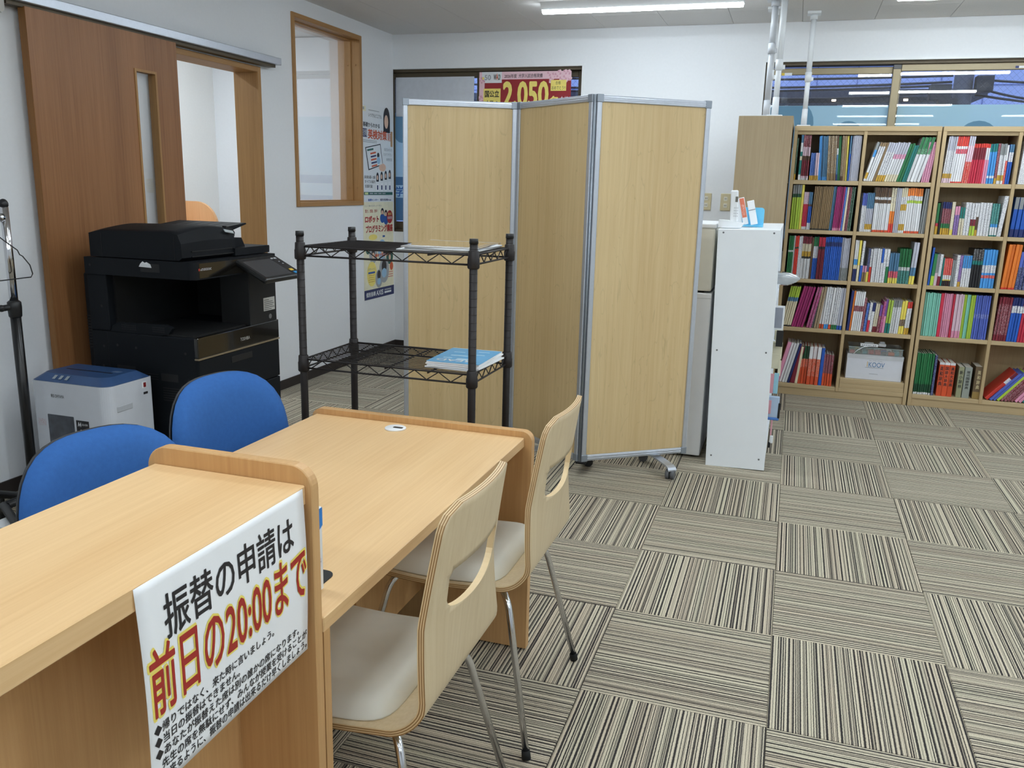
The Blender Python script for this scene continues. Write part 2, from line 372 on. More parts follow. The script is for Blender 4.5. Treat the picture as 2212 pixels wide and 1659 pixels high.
# left wall, pierced by the sliding door and the inner window
D0, D1, DZ = -1.74, -.945, 1.99
W0, W1, WZ0, WZ1 = -.52, .345, 1.222, 2.372
wallbox('wall_left', [(XL-.13, XL, YF, D0-.03, 0, ZC), (XL-.13, XL, D0-.03, D1+.03, DZ+.03, ZC), (XL-.13, XL, D1+.03, W0-.03, 0, ZC), (XL-.13, XL, W0-.03, W1+.03, 0, WZ0-.03),
        (XL-.13, XL, W0-.03, W1+.03, WZ1+.03, ZC), (XL-.13, XL, W1+.03, YB, 0, ZC)])
A0, A1, AZ0, AZ1 = XL-.06, -1.655, .97, 2.243      # window 1 opening
B0, B1, BZ0 = -.343, 2.55, .95                 # window 2 opening
wallbox('wall_back', [(SX, A0, YB, YB+.18, 0, ZC), (A0, A1, YB, YB+.18, 0, AZ0), (A0, A1, YB, YB+.18, AZ1, ZC), (A1, B0, YB, YB+.18, 0, ZC),
        (B0, B1, YB, YB+.18, 0, BZ0), (B0, B1, YB, YB+.18, AZ1, ZC), (B1, XR, YB, YB+.18, 0, ZC)])
wallbox('wall_right', [(XR, XR+.1, YF, YB, 0, ZC)])
wallbox('wall_front', [(SX, XR, YF-.1, YF, 0, ZC)])
M_wall2 = plain('side_room_wallpaper', (238, 237, 234), rough=.9, var=.015, scale=60, bump=.2, spec=.2)
wallbox('wall_side_room', [(SX-.1, SX, YF, YB, 0, ZC)], M_wall2)
def trimbox(name, boxes, mat): return wallbox(name, boxes, mat)
trimbox('baseboard_left', [(XL, XL+.008, YF, D0-.03, 0, .062), (XL, XL+.008, D1+.03, YB, 0, .062)], M_dark)
trimbox('baseboard_back', [(XL+.008, XR, YB-.008, YB, 0, .062)], M_dark)
trimbox('trim_1', [(XL, A1+.02, YB-.006, YB, AZ1, AZ1+.018), (A1, A1+.02, YB-.006, YB, AZ0, AZ1)], M_white)
trimbox('trim_2', [(B0-.02, B1+.02, YB-.006, YB, AZ1, AZ1+.018), (B0-.02, B0, YB-.006, YB, BZ0, AZ1)], M_white)
# --- sliding door: oak lining, aluminium track, veneered leaf with a long glass slit
d1 = thing('door_1', 'cherry-veneered sliding door with tall glass slit standing half open', 'door', (XL, -2.2, 0), kind='structure')
LX0, LX1, LY0, LY1, LZ1 = -3.172, -3.134, -2.648, -1.733, 2.03
S0, S1, SZ0, SZ1 = -2.045, -1.893, .32, 1.868
bm = BM()
for b in ((LX0, LX1, LY0, S0, .012, LZ1), (LX0, LX1, S1, LY1, .012, LZ1), (LX0, LX1, S0, S1, SZ1, LZ1), (LX0, LX1, S0, S1, .012, SZ0)): box(bm, *b)
obj('leaf', bm, M_door, d1)
bm = BM()
for b in ((LX0-.001, LX1+.004, S0, S0+.012, SZ0, SZ1), (LX0-.001, LX1+.004, S1-.012, S1, SZ0, SZ1), (LX0-.001, LX1+.004, S0+.012, S1-.012, SZ1-.012, SZ1), (LX0-.001, LX1+.004, S0+.012, S1-.012, SZ0, SZ0+.012)): box(bm, *b)
obj('slit_frame', bm, M_oakf, d1)
bm = BM(); box(bm, -3.158, -3.153, S0+.012, S1-.012, SZ0+.012, SZ1-.012); obj('slit_pane', bm, M_clear, d1)
bm = BM(); box(bm, LX0+.002, LX1-.0015, LY0-.0015, LY0, .012, LZ1); obj('edge_band', bm, M_dooredge, d1)
bm = BM(); tube(bm, [(LX1, -1.79, 1.10), (LX1+.03, -1.79, 1.105), (LX1+.045, -1.79, 1.09), (LX1+.045, -1.79, .86), (LX1+.03, -1.79, .845), (LX1, -1.79, .85)], .011)
obj('handle', bm, plain('bronze_handle', (120, 84, 56), rough=.3, metal=.5), d1)
tr = thing('trim_3', 'aluminium sliding track above the wooden door', 'track', (XL, -1.75, 2.04), kind='structure')
bm = BM(); rbox(bm, XL, XL+.085, -2.74, -.80, 2.043, 2.083, r=.003); obj('track_cover', bm, M_alu, tr)
bm = BM(); box(bm, XL+.01, XL+.06, -2.73, -.83, 2.026, 2.043); obj('track_channel', bm, M_bronzed, tr)
bm = BM(); prism(bm, [(-2.86, 2.083), (-2.74, 2.083), (-2.74, 2.0), (-2.755, 1.985), (-2.79, 2.02), (-2.86, 2.06)], XL, XL+.06, 'YZ'); obj('end_bracket', bm, plain('grey_bracket', (190, 188, 182), rough=.5), tr)
fr = thing('trim_4', 'oak lining of the sliding door opening', 'door frame', (XL, -1.3, 0), kind='structure')
for n_, b in (('jamb', (XL-.16, XL+.012, D1-.001, D1+.03, 0, DZ+.03)), ('jamb', (XL-.16, XL+.002, D0-.03, D0+.001, 0, DZ+.03))):
    bm = BM(); rbox(bm, *b, r=.002, seg=1); obj(n_, bm, M_oakf, fr)
bm = BM(); rbox(bm, XL-.16, XL+.012, D0, D1, DZ-.001, DZ+.03, r=.002, seg=1); obj('head', bm, M_oakfy, fr)
# --- inner window: oak lining with glazing beads and a pane
wi = thing('window_3', 'tall oak-framed inner window with a clear pane in the left wall', 'window', (XL, -.08, WZ0), kind='structure')
for y0, y1 in ((W0-.03, W0), (W1, W1+.03)):
    bm = BM(); rbox(bm, XL-.17, XL+.012, y0, y1, WZ0-.03, WZ1+.03, r=.002, seg=1); obj('jamb', bm, M_oakf, wi)
for z0, z1 in ((WZ0-.03, WZ0), (WZ1, WZ1+.03)):
    bm = BM(); rbox(bm, XL-.17, XL+.012, W0, W1, z0, z1, r=.002, seg=1); obj('rail', bm, M_oakfy, wi)
for y0, y1 in ((W0, W0+.008), (W1-.008, W1)):
    bm = BM(); box(bm, XL-.112, XL-.062, y0, y1, WZ0, WZ1)
    bd = obj('bead', bm, M_oakf, wi)
    for x in (-.088, -.03):
        for z in (1.32, 1.66, 2.2):
            s = 1 if y0 > 0 else -1
            b2 = BM(); cyl(b2, (XL+x, (y0 if s > 0 else y1) + (0 if x < -.05 else s*.008), z), (XL+x, (y0 if s > 0 else y1) + (0 if x < -.05 else s*.008) - s*.004, z), .008, n=12); obj('screw_cap', b2, M_oakf, bd)
for z0, z1 in ((WZ0, WZ0+.008), (WZ1-.008, WZ1)):
    bm = BM(); box(bm, XL-.112, XL-.062, W0+.008, W1-.008, z0, z1); obj('bead', bm, M_oakfy, wi)
bm = BM(); box(bm, XL-.118, XL-.113, W0, W1, WZ0, WZ1); obj('pane', bm, glass('office_pane', refl=1.6, haze=.12, haze_col=(235, 236, 240)), wi)
# --- outer windows
def sash(w, x0, x1, z0, z1, y, mat, st=.035, film=None, wire=True, rail_top=.045):
    for n_, b in (('stile', (x0, x0+st, y-.014, y+.014, z0, z1)), ('stile', (x1-st, x1, y-.014, y+.014, z0, z1)),
                  ('rail', (x0+st, x1-st, y-.013, y+.013, z1-rail_top, z1)), ('rail', (x0+st, x1-st, y-.013, y+.013, z0, z0+.06))):
        bm = BM(); rbox(bm, *b, r=.003, seg=1); obj(n_, bm, mat, w)
    bm = BM(); box(bm, x0+st, x1-st, y-.003, y+.003, z0+.06, z1-rail_top); obj('pane', bm, M_wired if wire else M_clear, w)
def frame(w, x0, x1, z0, z1, y0, y1, mat, t=.022):
    for n_, b in (('frame_head', (x0, x1, y0, y1, z1-t, z1)), ('frame_sill', (x0, x1, y0, y1, z0, z0+t)), ('frame_jamb', (x0, x0+t*.6, y0, y1, z0+t, z1-t)), ('frame_jamb', (x1-t*.6, x1, y0, y1, z0+t, z1-t))):
        bm = BM(); box(bm, *b); obj(n_, bm, mat, w)
w1 = thing('window_1', 'bronze sliding window beside the corner, covered by posters', 'window', (-2.4, YB+.06, AZ0), kind='structure')
frame(w1, A0, A1, AZ0, AZ1, YB+.03, YB+.14, M_bronzed)
sash(w1, A0+.013, -2.47, AZ0+.022, AZ1-.022, YB+.066, M_bronzed); sash(w1, -2.51, A1-.013, AZ0+.022, AZ1-.022, YB+.104, M_bronzed)
w2 = thing('window_2', 'wide bronze sliding window above the bookcases with frosted lower film', 'window', (1, YB+.06, BZ0), kind='structure')
frame(w2, B0, B1, BZ0, AZ1, YB+.03, YB+.14, M_bronzed, .02)
sash(w2, B0+.012, .545, BZ0+.02, AZ1-.03, YB+.104, M_bronze); sash(w2, .485, B1-.012, BZ0+.02, AZ1-.02, YB+.066, M_bronze, st=.05)
bm = BM(); rbox(bm, .485, .535, YB+.048, YB+.07, 2.192, 2.222, r=.003, seg=1); obj('latch', bm, plain('grey_latch', (96, 96, 98), rough=.5), w2)
for x0, x1, y in ((B0+.05, .51, YB+.098), (.54, B1-.06, YB+.060)):
    bm = BM(); box(bm, x0, x1, y-.001, y, BZ0+.09, 1.962); obj('frosted_film', bm, M_film, w2)
for cx, cz, r, y in ((-.16, 1.84, .17, YB+.0965), (.24, 1.76, .10, YB+.0965), (1.05, 1.73, .13, YB+.0585), (1.35, 1.76, .07, YB+.0585)):
    bm = BM(); bm.faces.new([bm.verts.new((cx+r*math.cos(a*.2618), y, cz+min(r*math.sin(a*.2618), 1.96-cz))) for a in range(24)]); obj('film_leaf', bm, M_filmd, w2)
bm = BM(); box(bm, -.225, -.165, YB+.088, YB+.0895, 2.164, 2.182); obj('white_sticker', bm, M_white, w2)
bm = BM(); box(bm, -.235, -.215, YB+.0875, YB+.0885, 2.164, 2.182); obj('yellow_sticker', bm, plain('yellow_sticker', (220, 190, 60)), w2)
for x0, x1, m_ in ((1.215, 1.235, plain('navy_sticker', (40, 50, 110))), (1.235, 1.30, M_white)):
    bm = BM(); box(bm, x0, x1, YB+.0505, YB+.052, 2.186, 2.200); obj('maker_sticker', bm, m_, w2)
# --- outside: the house across the lane, its eave, service pole and wires
M_tile = plain('blue_grey_tiled_wall', (158, 172, 210), rough=.6)
ho = thing('neighbour_house', 'dark eaved house across the lane with a row of shuttered windows', 'house', (1, 6.2, 0))
bm = BM(); box(bm, -4.5, 1.75, 6.3, 9, -1.0, 2.48); obj('wall', bm, plain('slate_wall', (104, 112, 128), rough=.7), ho)
for k in range(9):
    x = -3.9+k*.62
    bm = BM(); box(bm, x, x+.5, 6.26, 6.3, 1.2, 2.42); sh = obj('shutter', bm, plain('steel_shutter', (118, 128, 142), rough=.5, metal=.2), ho)
    bm = BM(); box(bm, x+.5, x+.535 if k % 3 else x+.58, 6.24, 6.3, 1.2, 2.45); obj('mullion', bm, plain('pale_mullion', (168, 178, 196), rough=.5), ho)
bm = BM(); prism(bm, [(5.45, 2.46), (6.4, 2.48), (9, 2.50), (9, 2.58), (6.4, 2.57), (5.45, 2.545)], -4.7, 1.85, 'YZ'); obj('eave', bm, plain('dark_eave', (46, 52, 64), rough=.6), ho)
for x in (-1.1, .26, 1.05):
    bm = BM(); lathe(bm, [(.025, 0), (.025, .02)], (x, 5.75, 2.445), 12); obj('eave_lamp', bm, emissive('eave_lamp', (1., .82, .6, 1), 5.), ho)
tb = thing('tiled_building', 'pale blue tiled building rising behind the dark eave', 'building', (1, 12, 0))
bm = BM(); box(bm, -9, 12, 12, 16, -1, 8); obj('wall', bm, M_tile, tb)
m_j = plain('tile_joint', (104, 120, 168), rough=.8); bm = BM()
for k in range(30): box(bm, -9+k*.7, -8.985+k*.7, 11.985, 12, 1, 6)
for k in range(14): box(bm, -9, 12, 11.985, 12, 1.2+k*.35, 1.215+k*.35)
obj('tile_joints', bm, m_j, tb)
pl = thing('utility_pole', 'dark utility pole and cable boxes outside the window', 'pole', (1.48, 4.7, 0))
bm = BM(); cyl(bm, (1.48, 4.7, -1), (1.48, 4.7, 3.6), .10, .09); obj('shaft', bm, plain('pole_concrete', (78, 80, 86), rough=.8), pl)
for a, b, c in ((1.25, 2.42, .10), (1.33, 2.28, .09), (1.65, 2.5, .08)):
    bm = BM(); rbox(bm, a-c, a+c, 4.5, 4.66, b-.09, b+.07, r=.01); obj('cable_box', bm, M_black, pl)
for k, (z0, z1, sag, x0) in enumerate(((2.66, 2.58, .04, -4), (2.56, 2.52, .05, -4), (2.50, 2.49, .04, -3.6), (2.44, 2.44, .06, -1.5), (2.60, 2.55, .08, 5), (2.30, 2.40, .10, 5), (2.45, 2.48, .12, 3.4))):
    bm = BM(); pts = []
    for i in range(15):
        t = i/14; pts.append((x0+(1.36-x0)*t if x0 < 0 else x0+(1.60-x0)*t, 4.6+.02*k, z0+(z1-z0)*t-sag*4*t*(1-t)*1.2))
    tube(bm, pts, .012, n=6)
    tag(obj('overhead_cable', bm, M_black), ('black overhead cable sagging leftward from the utility pole', 'black overhead cable reaching right from the utility pole')[k > 3], 'cable', 'cables outside the window')
bm = BM(); box(bm, -12, 14, YB+.2, 16, -1.1, -1.0); tag(obj('ground_outside', bm, plain('asphalt', (90, 92, 96), rough=.9)), kind='structure')

# ================================================================ lamps
M_led = emissive('led_diffuser', LAMP_COLOR, LAMP_STRENGTH)
M_lampb = plain('lamp_body_white', (225, 227, 230), rough=.4, var=.01)
def ceiling_lamp(x, y, label, L=.625, z=ZC):
    t = thing('ceiling_lamp', label, 'ceiling lamp', (x, y, z), group='tube lamps along the ceiling')
    bm = BM(); prism(bm, [(-.075, 0), (.075, 0), (.036, -.042), (-.036, -.042)], -L, L, 'YZ'); obj('body', bm, M_lampb, t, local=True)
    bm = BM(); prism(bm, [(-.034, -.042)] + [(.034*math.cos(a), -.046-.016*math.sin(a)) for a in [math.pi-math.pi*i/8 for i in range(9)]] + [(.034, -.042)], -L+.004, L-.004, 'YZ'); obj('diffuser', bm, M_led, t, local=True)
    return t
l0 = ceiling_lamp(-1.085, .03, 'lit white tube lamp on the ceiling above the folding screen')
dup(l0, (1.01, .03, ZC), 0, 'lit white tube lamp cut by the top right picture edge')
for x, y in ((-1.085, -1.37), (-1.085, -2.88), (-1.085, -4.40), (-1.085, -5.92), (1.01, -1.37), (1.01, -2.88), (1.01, -4.40), (-1.085, -7.4), (1.01, -5.92), (1.01, -7.4), (3.1, -1.37), (3.1, -2.88), (3.1, -4.40), (3.1, -5.92)):  # the right column and most lamps behind the viewer are added for brightness
    dup(l0, (x, y, ZC), 0, 'lit white tube lamp on the ceiling nearer the viewer')
for x, y in ((-4.1, -.5), (-4.1, -2.3), (-4.5, -.7)): dup(l0, (x, y, ZC), math.pi/2, 'lit white tube lamp in the side room')  # third lamp added, unseen, to brighten the far wall
# ================================================================ desks
M_desk = wood('beech_laminate_y', (234, 198, 148), (217, 176, 124), 'Y', rough=.38, freq=.9)
M_deskz = wood('beech_laminate_z', (210, 168, 116), (188, 143, 92), 'Z', rough=.42, freq=.9)
M_deskx = wood('beech_edge', (206, 164, 114), (186, 142, 94), 'X', rough=.42)
M_chrome = plain('chrome', (215, 216, 220), rough=.12, metal=1., var=.02)
M_rubber = plain('black_rubber', (18, 18, 18), rough=.8)
# reception counter (nearest): end panel with rounded corners, shallow top, back panel
ct = thing('reception_counter', 'tall narrow beech counter with rounded end panel carrying the notice', 'counter', (-.88, -4.9, 0))
bm = BM(); rbox(bm, -1.02, -.737, -5.42, -4.489, .868, .90, r=.002, seg=1); obj('counter_top', bm, M_desk, ct)
for y0, y1 in ((-4.489, -4.468), (-5.441, -5.42)):
    bm = BM(); prism(bm, round_rect(-1.035, .0, -.726, .93, (0, 0, .038, .038), 8), y0, y1, 'XZ')
    bmesh.ops.bevel(bm, geom=[e for e in bm.edges if len(e.link_faces) == 2 and e.calc_face_angle(0) > 1.2], offset=.0015, segments=1, affect='EDGES')
    obj('end_panel', bm, M_deskz, ct)
bm = BM(); box(bm, -.90, -.88, -5.42, -4.489, .0, .868); obj('back_panel', bm, M_deskz, ct)
bm = BM(); box(bm, -.88, -.86, -5.42, -4.489, .0, .07); obj('kick_board', bm, M_deskz, ct)
# the long consultation desk
ds = thing('long_desk', 'long low beech desk with two wooden chairs tucked under it', 'desk', (-1.06, -3.9, 0))
bm = BM(); rbox(bm, -1.394, -.725, -4.466, -3.361, .637, .665, r=.002, seg=1); obj('desk_top', bm, M_desk, ds)
bm = BM(); prism(bm, round_rect(-1.41, .006, -.703, .682, (0, 0, .03, .03), 8), -3.361, -3.333, 'XZ'); obj('end_panel', bm, M_deskz, ds)
bm = BM(); box(bm, -1.394, -.727, -4.464, -4.444, .006, .637); obj('end_panel', bm, M_deskz, ds)
bm = BM(); box(bm, -1.062, -1.046, -4.444, -3.361, .14, .637); obj('modesty_panel', bm, M_deskz, ds)
bm = BM(); box(bm, -1.046, -1.03, -3.80, -3.74, .0, .40); obj('middle_post', bm, M_deskz, ds)
bm = BM(); tube(bm, [(-1.10, -3.45, .637), (-1.12, -3.42, .5), (-1.14, -3.40, .42), (-1.15, -3.42, .2), (-1.14, -3.44, .012)], .004, n=8)
obj('power_lead', bm, plain('grey_cable', (205, 205, 200)), ds)
g = BM(); lathe(g, [(.031, .0), (.031, .003), (.029, .0045), (.002, .0045)], (-1.10, -3.42, .665), 28); gr = obj('cable_grommet', g, M_white, ds)
g = BM(); prism(g, round_rect(-1.106, -3.427, -1.076, -3.415, .004, 3), .6696, .6702, 'XY'); obj('cable_slot', g, M_black, gr)
# notice hanging over the counter edge
nt_ = thing('notice_sheet', 'laminated white notice with big black and red Japanese lettering hanging on the counter', 'notice', (-.735, -4.67, .63))
M_paper = plain('white_paper', (248, 250, 253), rough=.35, var=.01, spec=.5)
def sheet_x(v, u):  # laminated sheet: flat at the top, standing off a little lower down and at its left edge
    return -.7355 + .004*math.sin(math.pi*min(1, v*1.05)) + .005*(1-u)**2*v
NT = Vector((0, -4.860, .8975)); NW, NH = .360, .272
bm = BM(); vs = [[bm.verts.new((sheet_x(j/24, i/16), NT.y+NW*i/16, NT.z-NH*j/24)) for i in range(17)] for j in range(25)]
for j in range(24):
    for i in range(16): bm.faces.new((vs[j][i], vs[j+1][i], vs[j+1][i+1], vs[j][i+1])).smooth = True
bmesh.ops.recalc_face_normals(bm, faces=bm.faces)
ge = bmesh.ops.extrude_face_region(bm, geom=bm.faces[:]); bmesh.ops.translate(bm, verts=[v for v in ge['geom'] if isinstance(v, bmesh.types.BMVert)], vec=(-.0008, 0, 0))
bmesh.ops.recalc_face_normals(bm, faces=bm.faces)
obj('sheet', bm, M_paper, nt_)
def notice_text(body, u0, v0, u1, v1, mat, lift=.0007, bold=0.):
    bm = text_bm(body, bold); bmesh.ops.triangulate(bm, faces=bm.faces)
    xs = [v.co.x for v in bm.verts]; ys = [v.co.y for v in bm.verts]; x0, x1, y0, y1 = min(xs), max(xs), min(ys), max(ys)
    for v in bm.verts:
        u = u0+(u1-u0)*(v.co.x-x0)/(x1-x0); w = v1+(v0-v1)*(v.co.y-y0)/(y1-y0)
        v.co = (sheet_x(w, u)+lift+v.co.z*.00001, NT.y+NW*u, NT.z-NH*w)
    return obj('lettering', bm, mat, nt_)
M_ink = plain('black_ink', (34, 32, 36), rough=.5, var=0.); M_redink = plain('red_ink', (170, 42, 34), rough=.5, var=.02); M_yelink = plain('yellow_ink', (246, 226, 110), rough=.5, var=.02)
notice_text('振替の申請は', .115, .10, .905, .315, M_ink, bold=.014)
notice_text('前日の20:00まで', .012, .298, .998, .652, M_yelink, .0006, bold=.046)
notice_text('前日の20:00まで', .022, .312, .988, .640, M_redink, .0011, bold=.014)
for k, (s, u0, u1) in enumerate((('◆帰りではなく、来た時に言いましょう。', .02, .735), ('◆当日の振替はできません。', .02, .50), ('◆あなたが振替えた席は別の誰かの席になります。', .02, .925),
                                 ('先生の席を無駄にせず、みんなが授業を受けることが', .05, .99), ('出来るように、振替の申請は出来るだけ早くしましょう。', .05, .99))):
    notice_text(s, u0, .675+k*.062, u1, .728+k*.062, M_ink, bold=.018)
# bookend and file standing on the desk against the counter
be = thing('bookend', 'black steel bookend lying under the white file on the desk', 'bookend', (-.84, -4.40, .665))
bm = BM(); prism(bm, round_rect(-.90, -4.401, -.787, -4.313, (0, .0, .02, .02), 5), .665, .667, 'XY'); obj('base_plate', bm, M_black, be)
bm = BM(); prism(bm, round_rect(-.90, .667, -.770, .864, (0, 0, .025, .025), 6), -4.403, -4.401, 'XZ'); obj('upright', bm, M_black, be)
fl = thing('file_box', 'slim white file with blue corner standing against the counter panel', 'file', (-.85, -4.39, .667))
bm = BM(); rbox(bm, -.93, -.775, -4.400, -4.379, .6675, .820, r=.0015, seg=1); obj('cover', bm, M_white, fl)
bm = BM(); prism(bm, [(-4.3998, .8185), (-4.3792, .8185), (-4.3792, .786), (-4.3998, .776)], -.7748, -.7744, 'YZ'); obj('blue_corner', bm, plain('bright_blue_print', (40, 130, 215)), fl)
bm = BM(); box(bm, -.7748, -.7745, -4.396, -4.386, .712, .728); obj('printed_label', bm, print_mat((222, 222, 232), (150, 150, 170), 'filelabel'), fl)

# ================================================================ plywood chairs
M_ply = wood('birch_ply', (214, 196, 162), (196, 174, 136), 'Z', rough=.4, freq=.8)
M_plyl = plain('ply_edge_light', (220, 194, 150), rough=.5); M_plyd = plain('ply_edge_dark', (150, 112, 66), rough=.5)
M_pad = plain('cream_leatherette', (226, 224, 212), rough=.45, var=.05, scale=9)
def cutaway(bm, cutter, mats):
    a = obj('cut_a', bm, mats); b = obj('cut_b', cutter, mats[1])
    m = a.modifiers.new('b', 'BOOLEAN'); m.object = b; m.operation = 'DIFFERENCE'; m.solver = 'EXACT'
    bpy.context.view_layer.update()
    me = bpy.data.meshes.new_from_object(a.evaluated_get(bpy.context.evaluated_depsgraph_get()))
    bpy.data.objects.remove(a); bpy.data.objects.remove(b); return me
def ply_profile():
    pts = []
    def add(x, z): pts.append(Vector((x, z)))
    for i in range(5): add(.215-.03*i/4, .408+.012*math.sin(math.pi/2*i/4))      # waterfall front edge
    for i in range(1, 12): add(.185-.345*i/11, .420-.012*math.sin(math.pi*i/11))
    c = Vector((-.160, .495)); r = .075
    for i in range(1, 12): a = -math.pi/2 - math.radians(82)*i/11; add(c.x+r*math.cos(a), c.y+r*math.sin(a))
    x, z = pts[-1]
    for i in range(1, 25): t = i/24; add(x-.032*t-.012*t*t, z+(.836-z)*t)
    return pts
def plywood_chair():
    t = thing('plywood_chair', 'x', 'chair', group='bentwood chairs at the long desk')
    prof = ply_profile(); S = [0]
    for a, b in zip(prof, prof[1:]): S.append(S[-1]+(b-a).length)
    T = S[-1]; th = .013; ny = 20; layers = 6
    def hw(s):
        w = .197 - .036*max(0, (s-.40)/(T-.40)); r = .045
        e = min(s, T-s)
        if e < r: w = w - r + math.sqrt(max(0, r*r-(r-e)**2))
        return w
    bm = BM(); G = []
    for l in range(layers+1):
        L = []
        for i, p in enumerate(prof):
            d = (prof[min(i+1, len(prof)-1)]-prof[max(i-1, 0)]).normalized(); n = Vector((d.y, -d.x))   # towards the sitter's underside
            q = p - n*th*(l/layers-.0)
            bk = max(0., min(1., (q.y-.46)/.16))
            row = []
            for j in range(ny+1):
                y = (2*j/ny-1)*hw(S[i]); cx = bk*(.032*(y/.2)**2)
                row.append(bm.verts.new((q.x+cx, y, q.y)))
            L.append(row)
        G.append(L)
    n = len(prof)
    for i in range(n-1):
        for j in range(ny):
            for l, fl_ in ((0, 0), (layers, 1)):
                a = (G[l][i][j], G[l][i][j+1], G[l][i+1][j+1], G[l][i+1][j])
                f = bm.faces.new(a if fl_ else a[::-1]); f.smooth = True
    for l in range(layers):
        mi = 1 if l % 2 == 0 else 2
        for i in range(n-1):
            for j in (0, ny):
                bm.faces.new((G[l][i][j], G[l][i+1][j], G[l+1][i+1][j], G[l+1][i][j])).material_index = mi
        for j in range(ny):
            for i in (0, n-1):
                bm.faces.new((G[l][i][j], G[l][i][j+1], G[l+1][i][j+1], G[l+1][i][j])).material_index = mi
    bmesh.ops.recalc_face_normals(bm, faces=bm.faces)
    # hand opening: flat top, smiling lower edge, rounded ends
    hole = []
    W = .122; zt, zb = .705, .616
    hole += [(W-.012, zt), (W, zt-.012)]
    hole += [(W*math.cos(a), zt-.035-(zt-.035-zb)*math.sin(a)**.5) for a in [math.pi*i/18 for i in range(1, 18)]]
    hole += [(-W, zt-.012), (-W+.012, zt)]
    cut = BM(); prism(cut, hole, -.40, -.02, 'YZ')
    me = cutaway(bm, cut, [M_ply, M_plyl, M_plyd])
    o = bpy.data.objects.new('ply_shell', me); COL.objects.link(o); o.parent = t
    # padded seat
    bm = BM(); nx, nyy = 16, 16; top = []; bot = []
    for i in range(nx+1):
        a, b = [], []
        for j in range(nyy+1):
            u, v = 2*i/nx-1, 2*j/nyy-1
            # squircle footprint
            k = max(abs(u), abs(v)); l = math.hypot(u, v); f = 1 if l < 1e-6 else (k/l)*(1-.0)+(1-k/l)*1.0
            m_ = max(abs(u), abs(v)); q = (abs(u)**7+abs(v)**7)**(1/7) if m_ > 0 else 1; sc_ = m_/q if q > 0 else 1
            x, y = .014+.180*u*sc_, .184*v*sc_
            e = 1-m_; h = .026*min(1, (e/.16))**.5 + .002*math.cos(u)*math.cos(v)
            zz = .420-.010*math.sin(math.pi*min(1, max(0, (.185-x)/.345)))
            a.append(bm.verts.new((x, y, zz+h+.002))); b.append(bm.verts.new((x, y, zz+.0005)))
        top.append(a); bot.append(b)
    for i in range(nx):
        for j in range(nyy):
            bm.faces.new((top[i][j], top[i+1][j], top[i+1][j+1], top[i][j+1])).smooth = True
            bm.faces.new((bot[i][j], bot[i][j+1], bot[i+1][j+1], bot[i+1][j]))
    for i in range(nx):
        for j in (0, nyy): bm.faces.new((top[i][j], top[i+1][j], bot[i+1][j], bot[i][j]))
    for j in range(nyy):
        for i in (0, nx): bm.faces.new((top[i][j], top[i][j+1], bot[i][j+1], bot[i][j]))
    bmesh.ops.recalc_face_normals(bm, faces=bm.faces)
    obj('seat_pad', bm, M_pad, t, local=True)
    # chrome legs, bent out from under the seat
    for sx in (1, -1):
        for sy in (1, -1):
            p0 = Vector((sx*.10-.02, sy*.10, .392)); p1 = Vector((sx*.155-.025, sy*.165, .388)); p2 = Vector((-.262 if sx < 0 else .215, sy*.238, .012))
            pts = [p0]
            for i in range(9):
                q = i/8; c0 = p1+(p0-p1)*.55; c1 = p1+(p2-p1).normalized()*.05
                pts.append(c0*(1-q)**2+p1*2*q*(1-q)+c1*q*q)
            pts.append(p2); bm = BM(); tube(bm, pts, .0085, n=12); lg = obj('leg', bm, M_chrome, t, local=True)
            bm = BM(); d = (p2-p1).normalized(); cyl(bm, p2-d*.012, p2+d*.003-Vector((0, 0, .006)), .0105, .0115, 12); obj('foot_cap', bm, M_rubber, lg, local=True)
    bm = BM()
    for y in (-.10, .10): tube(bm, [(.09, y, .392), (-.13, y, .392)], .008)
    tube(bm, [(-.02, -.10, .390), (-.02, .10, .390)], .008)
    obj('seat_frame', bm, M_chrome, t, local=True)
    return t
ch = plywood_chair(); ch.location = (-.815, -3.60, 0); ch.rotation_euler = (0, 0, math.pi)
ch['label'] = 'plywood chair with cream seat pad at the far end of the long desk'
dup(ch, (-.825, -4.19, 0), math.pi, 'plywood chair with cream seat pad nearest the reception counter')

# ================================================================ blue office chairs
M_blue = plain('blue_fabric', (56, 104, 172), rough=.9, var=.06, scale=90, bump=.5, spec=.2)
M_shell = plain('charcoal_shell', (40, 42, 46), rough=.5)
def outline(a, w, h):
    c, s = math.cos(a), math.sin(a); n = 2.9
    k = (abs(c)**n+abs(s)**n)**(-1/n); x, z = k*c, k*s
    x *= 1 - .10*max(0, -z)**2 - .03*max(0, z)**2
    return x*w, z*h
def back_pad(w, h, t0, depth, off, rings=9, nseg=48, curve=.055):
    bm = BM(); front = []; 
    for r in range(rings+1):
        q = r/rings; row = []
        for i in range(nseg):
            y, z = outline(2*math.pi*i/nseg, w, h); y *= q; z *= q
            x = off + t0*(1-q**5)**.6 + curve*(y/w)**2*depth
            row.append(bm.verts.new((x, y, z)))
            if r == 0: break
        front.append(row)
    back = []
    for r in range(rings+1):
        q = r/rings; row = []
        for i in range(nseg):
            y, z = outline(2*math.pi*i/nseg, w, h); y *= q; z *= q
            row.append(bm.verts.new((off-.004+curve*(y/w)**2*depth, y, z)))
            if r == 0: break
        back.append(row)
    for G in (front, back):
        for i in range(nseg):
            bm.faces.new((G[0][0], G[1][i], G[1][(i+1) % nseg])).smooth = True
        for r in range(1, rings):
            for i in range(nseg): bm.faces.new((G[r][i], G[r+1][i], G[r+1][(i+1) % nseg], G[r][(i+1) % nseg])).smooth = True
    for i in range(nseg): bm.faces.new((front[-1][i], back[-1][i], back[-1][(i+1) % nseg], front[-1][(i+1) % nseg])).smooth = True
    bmesh.ops.recalc_face_normals(bm, faces=bm.faces); return bm
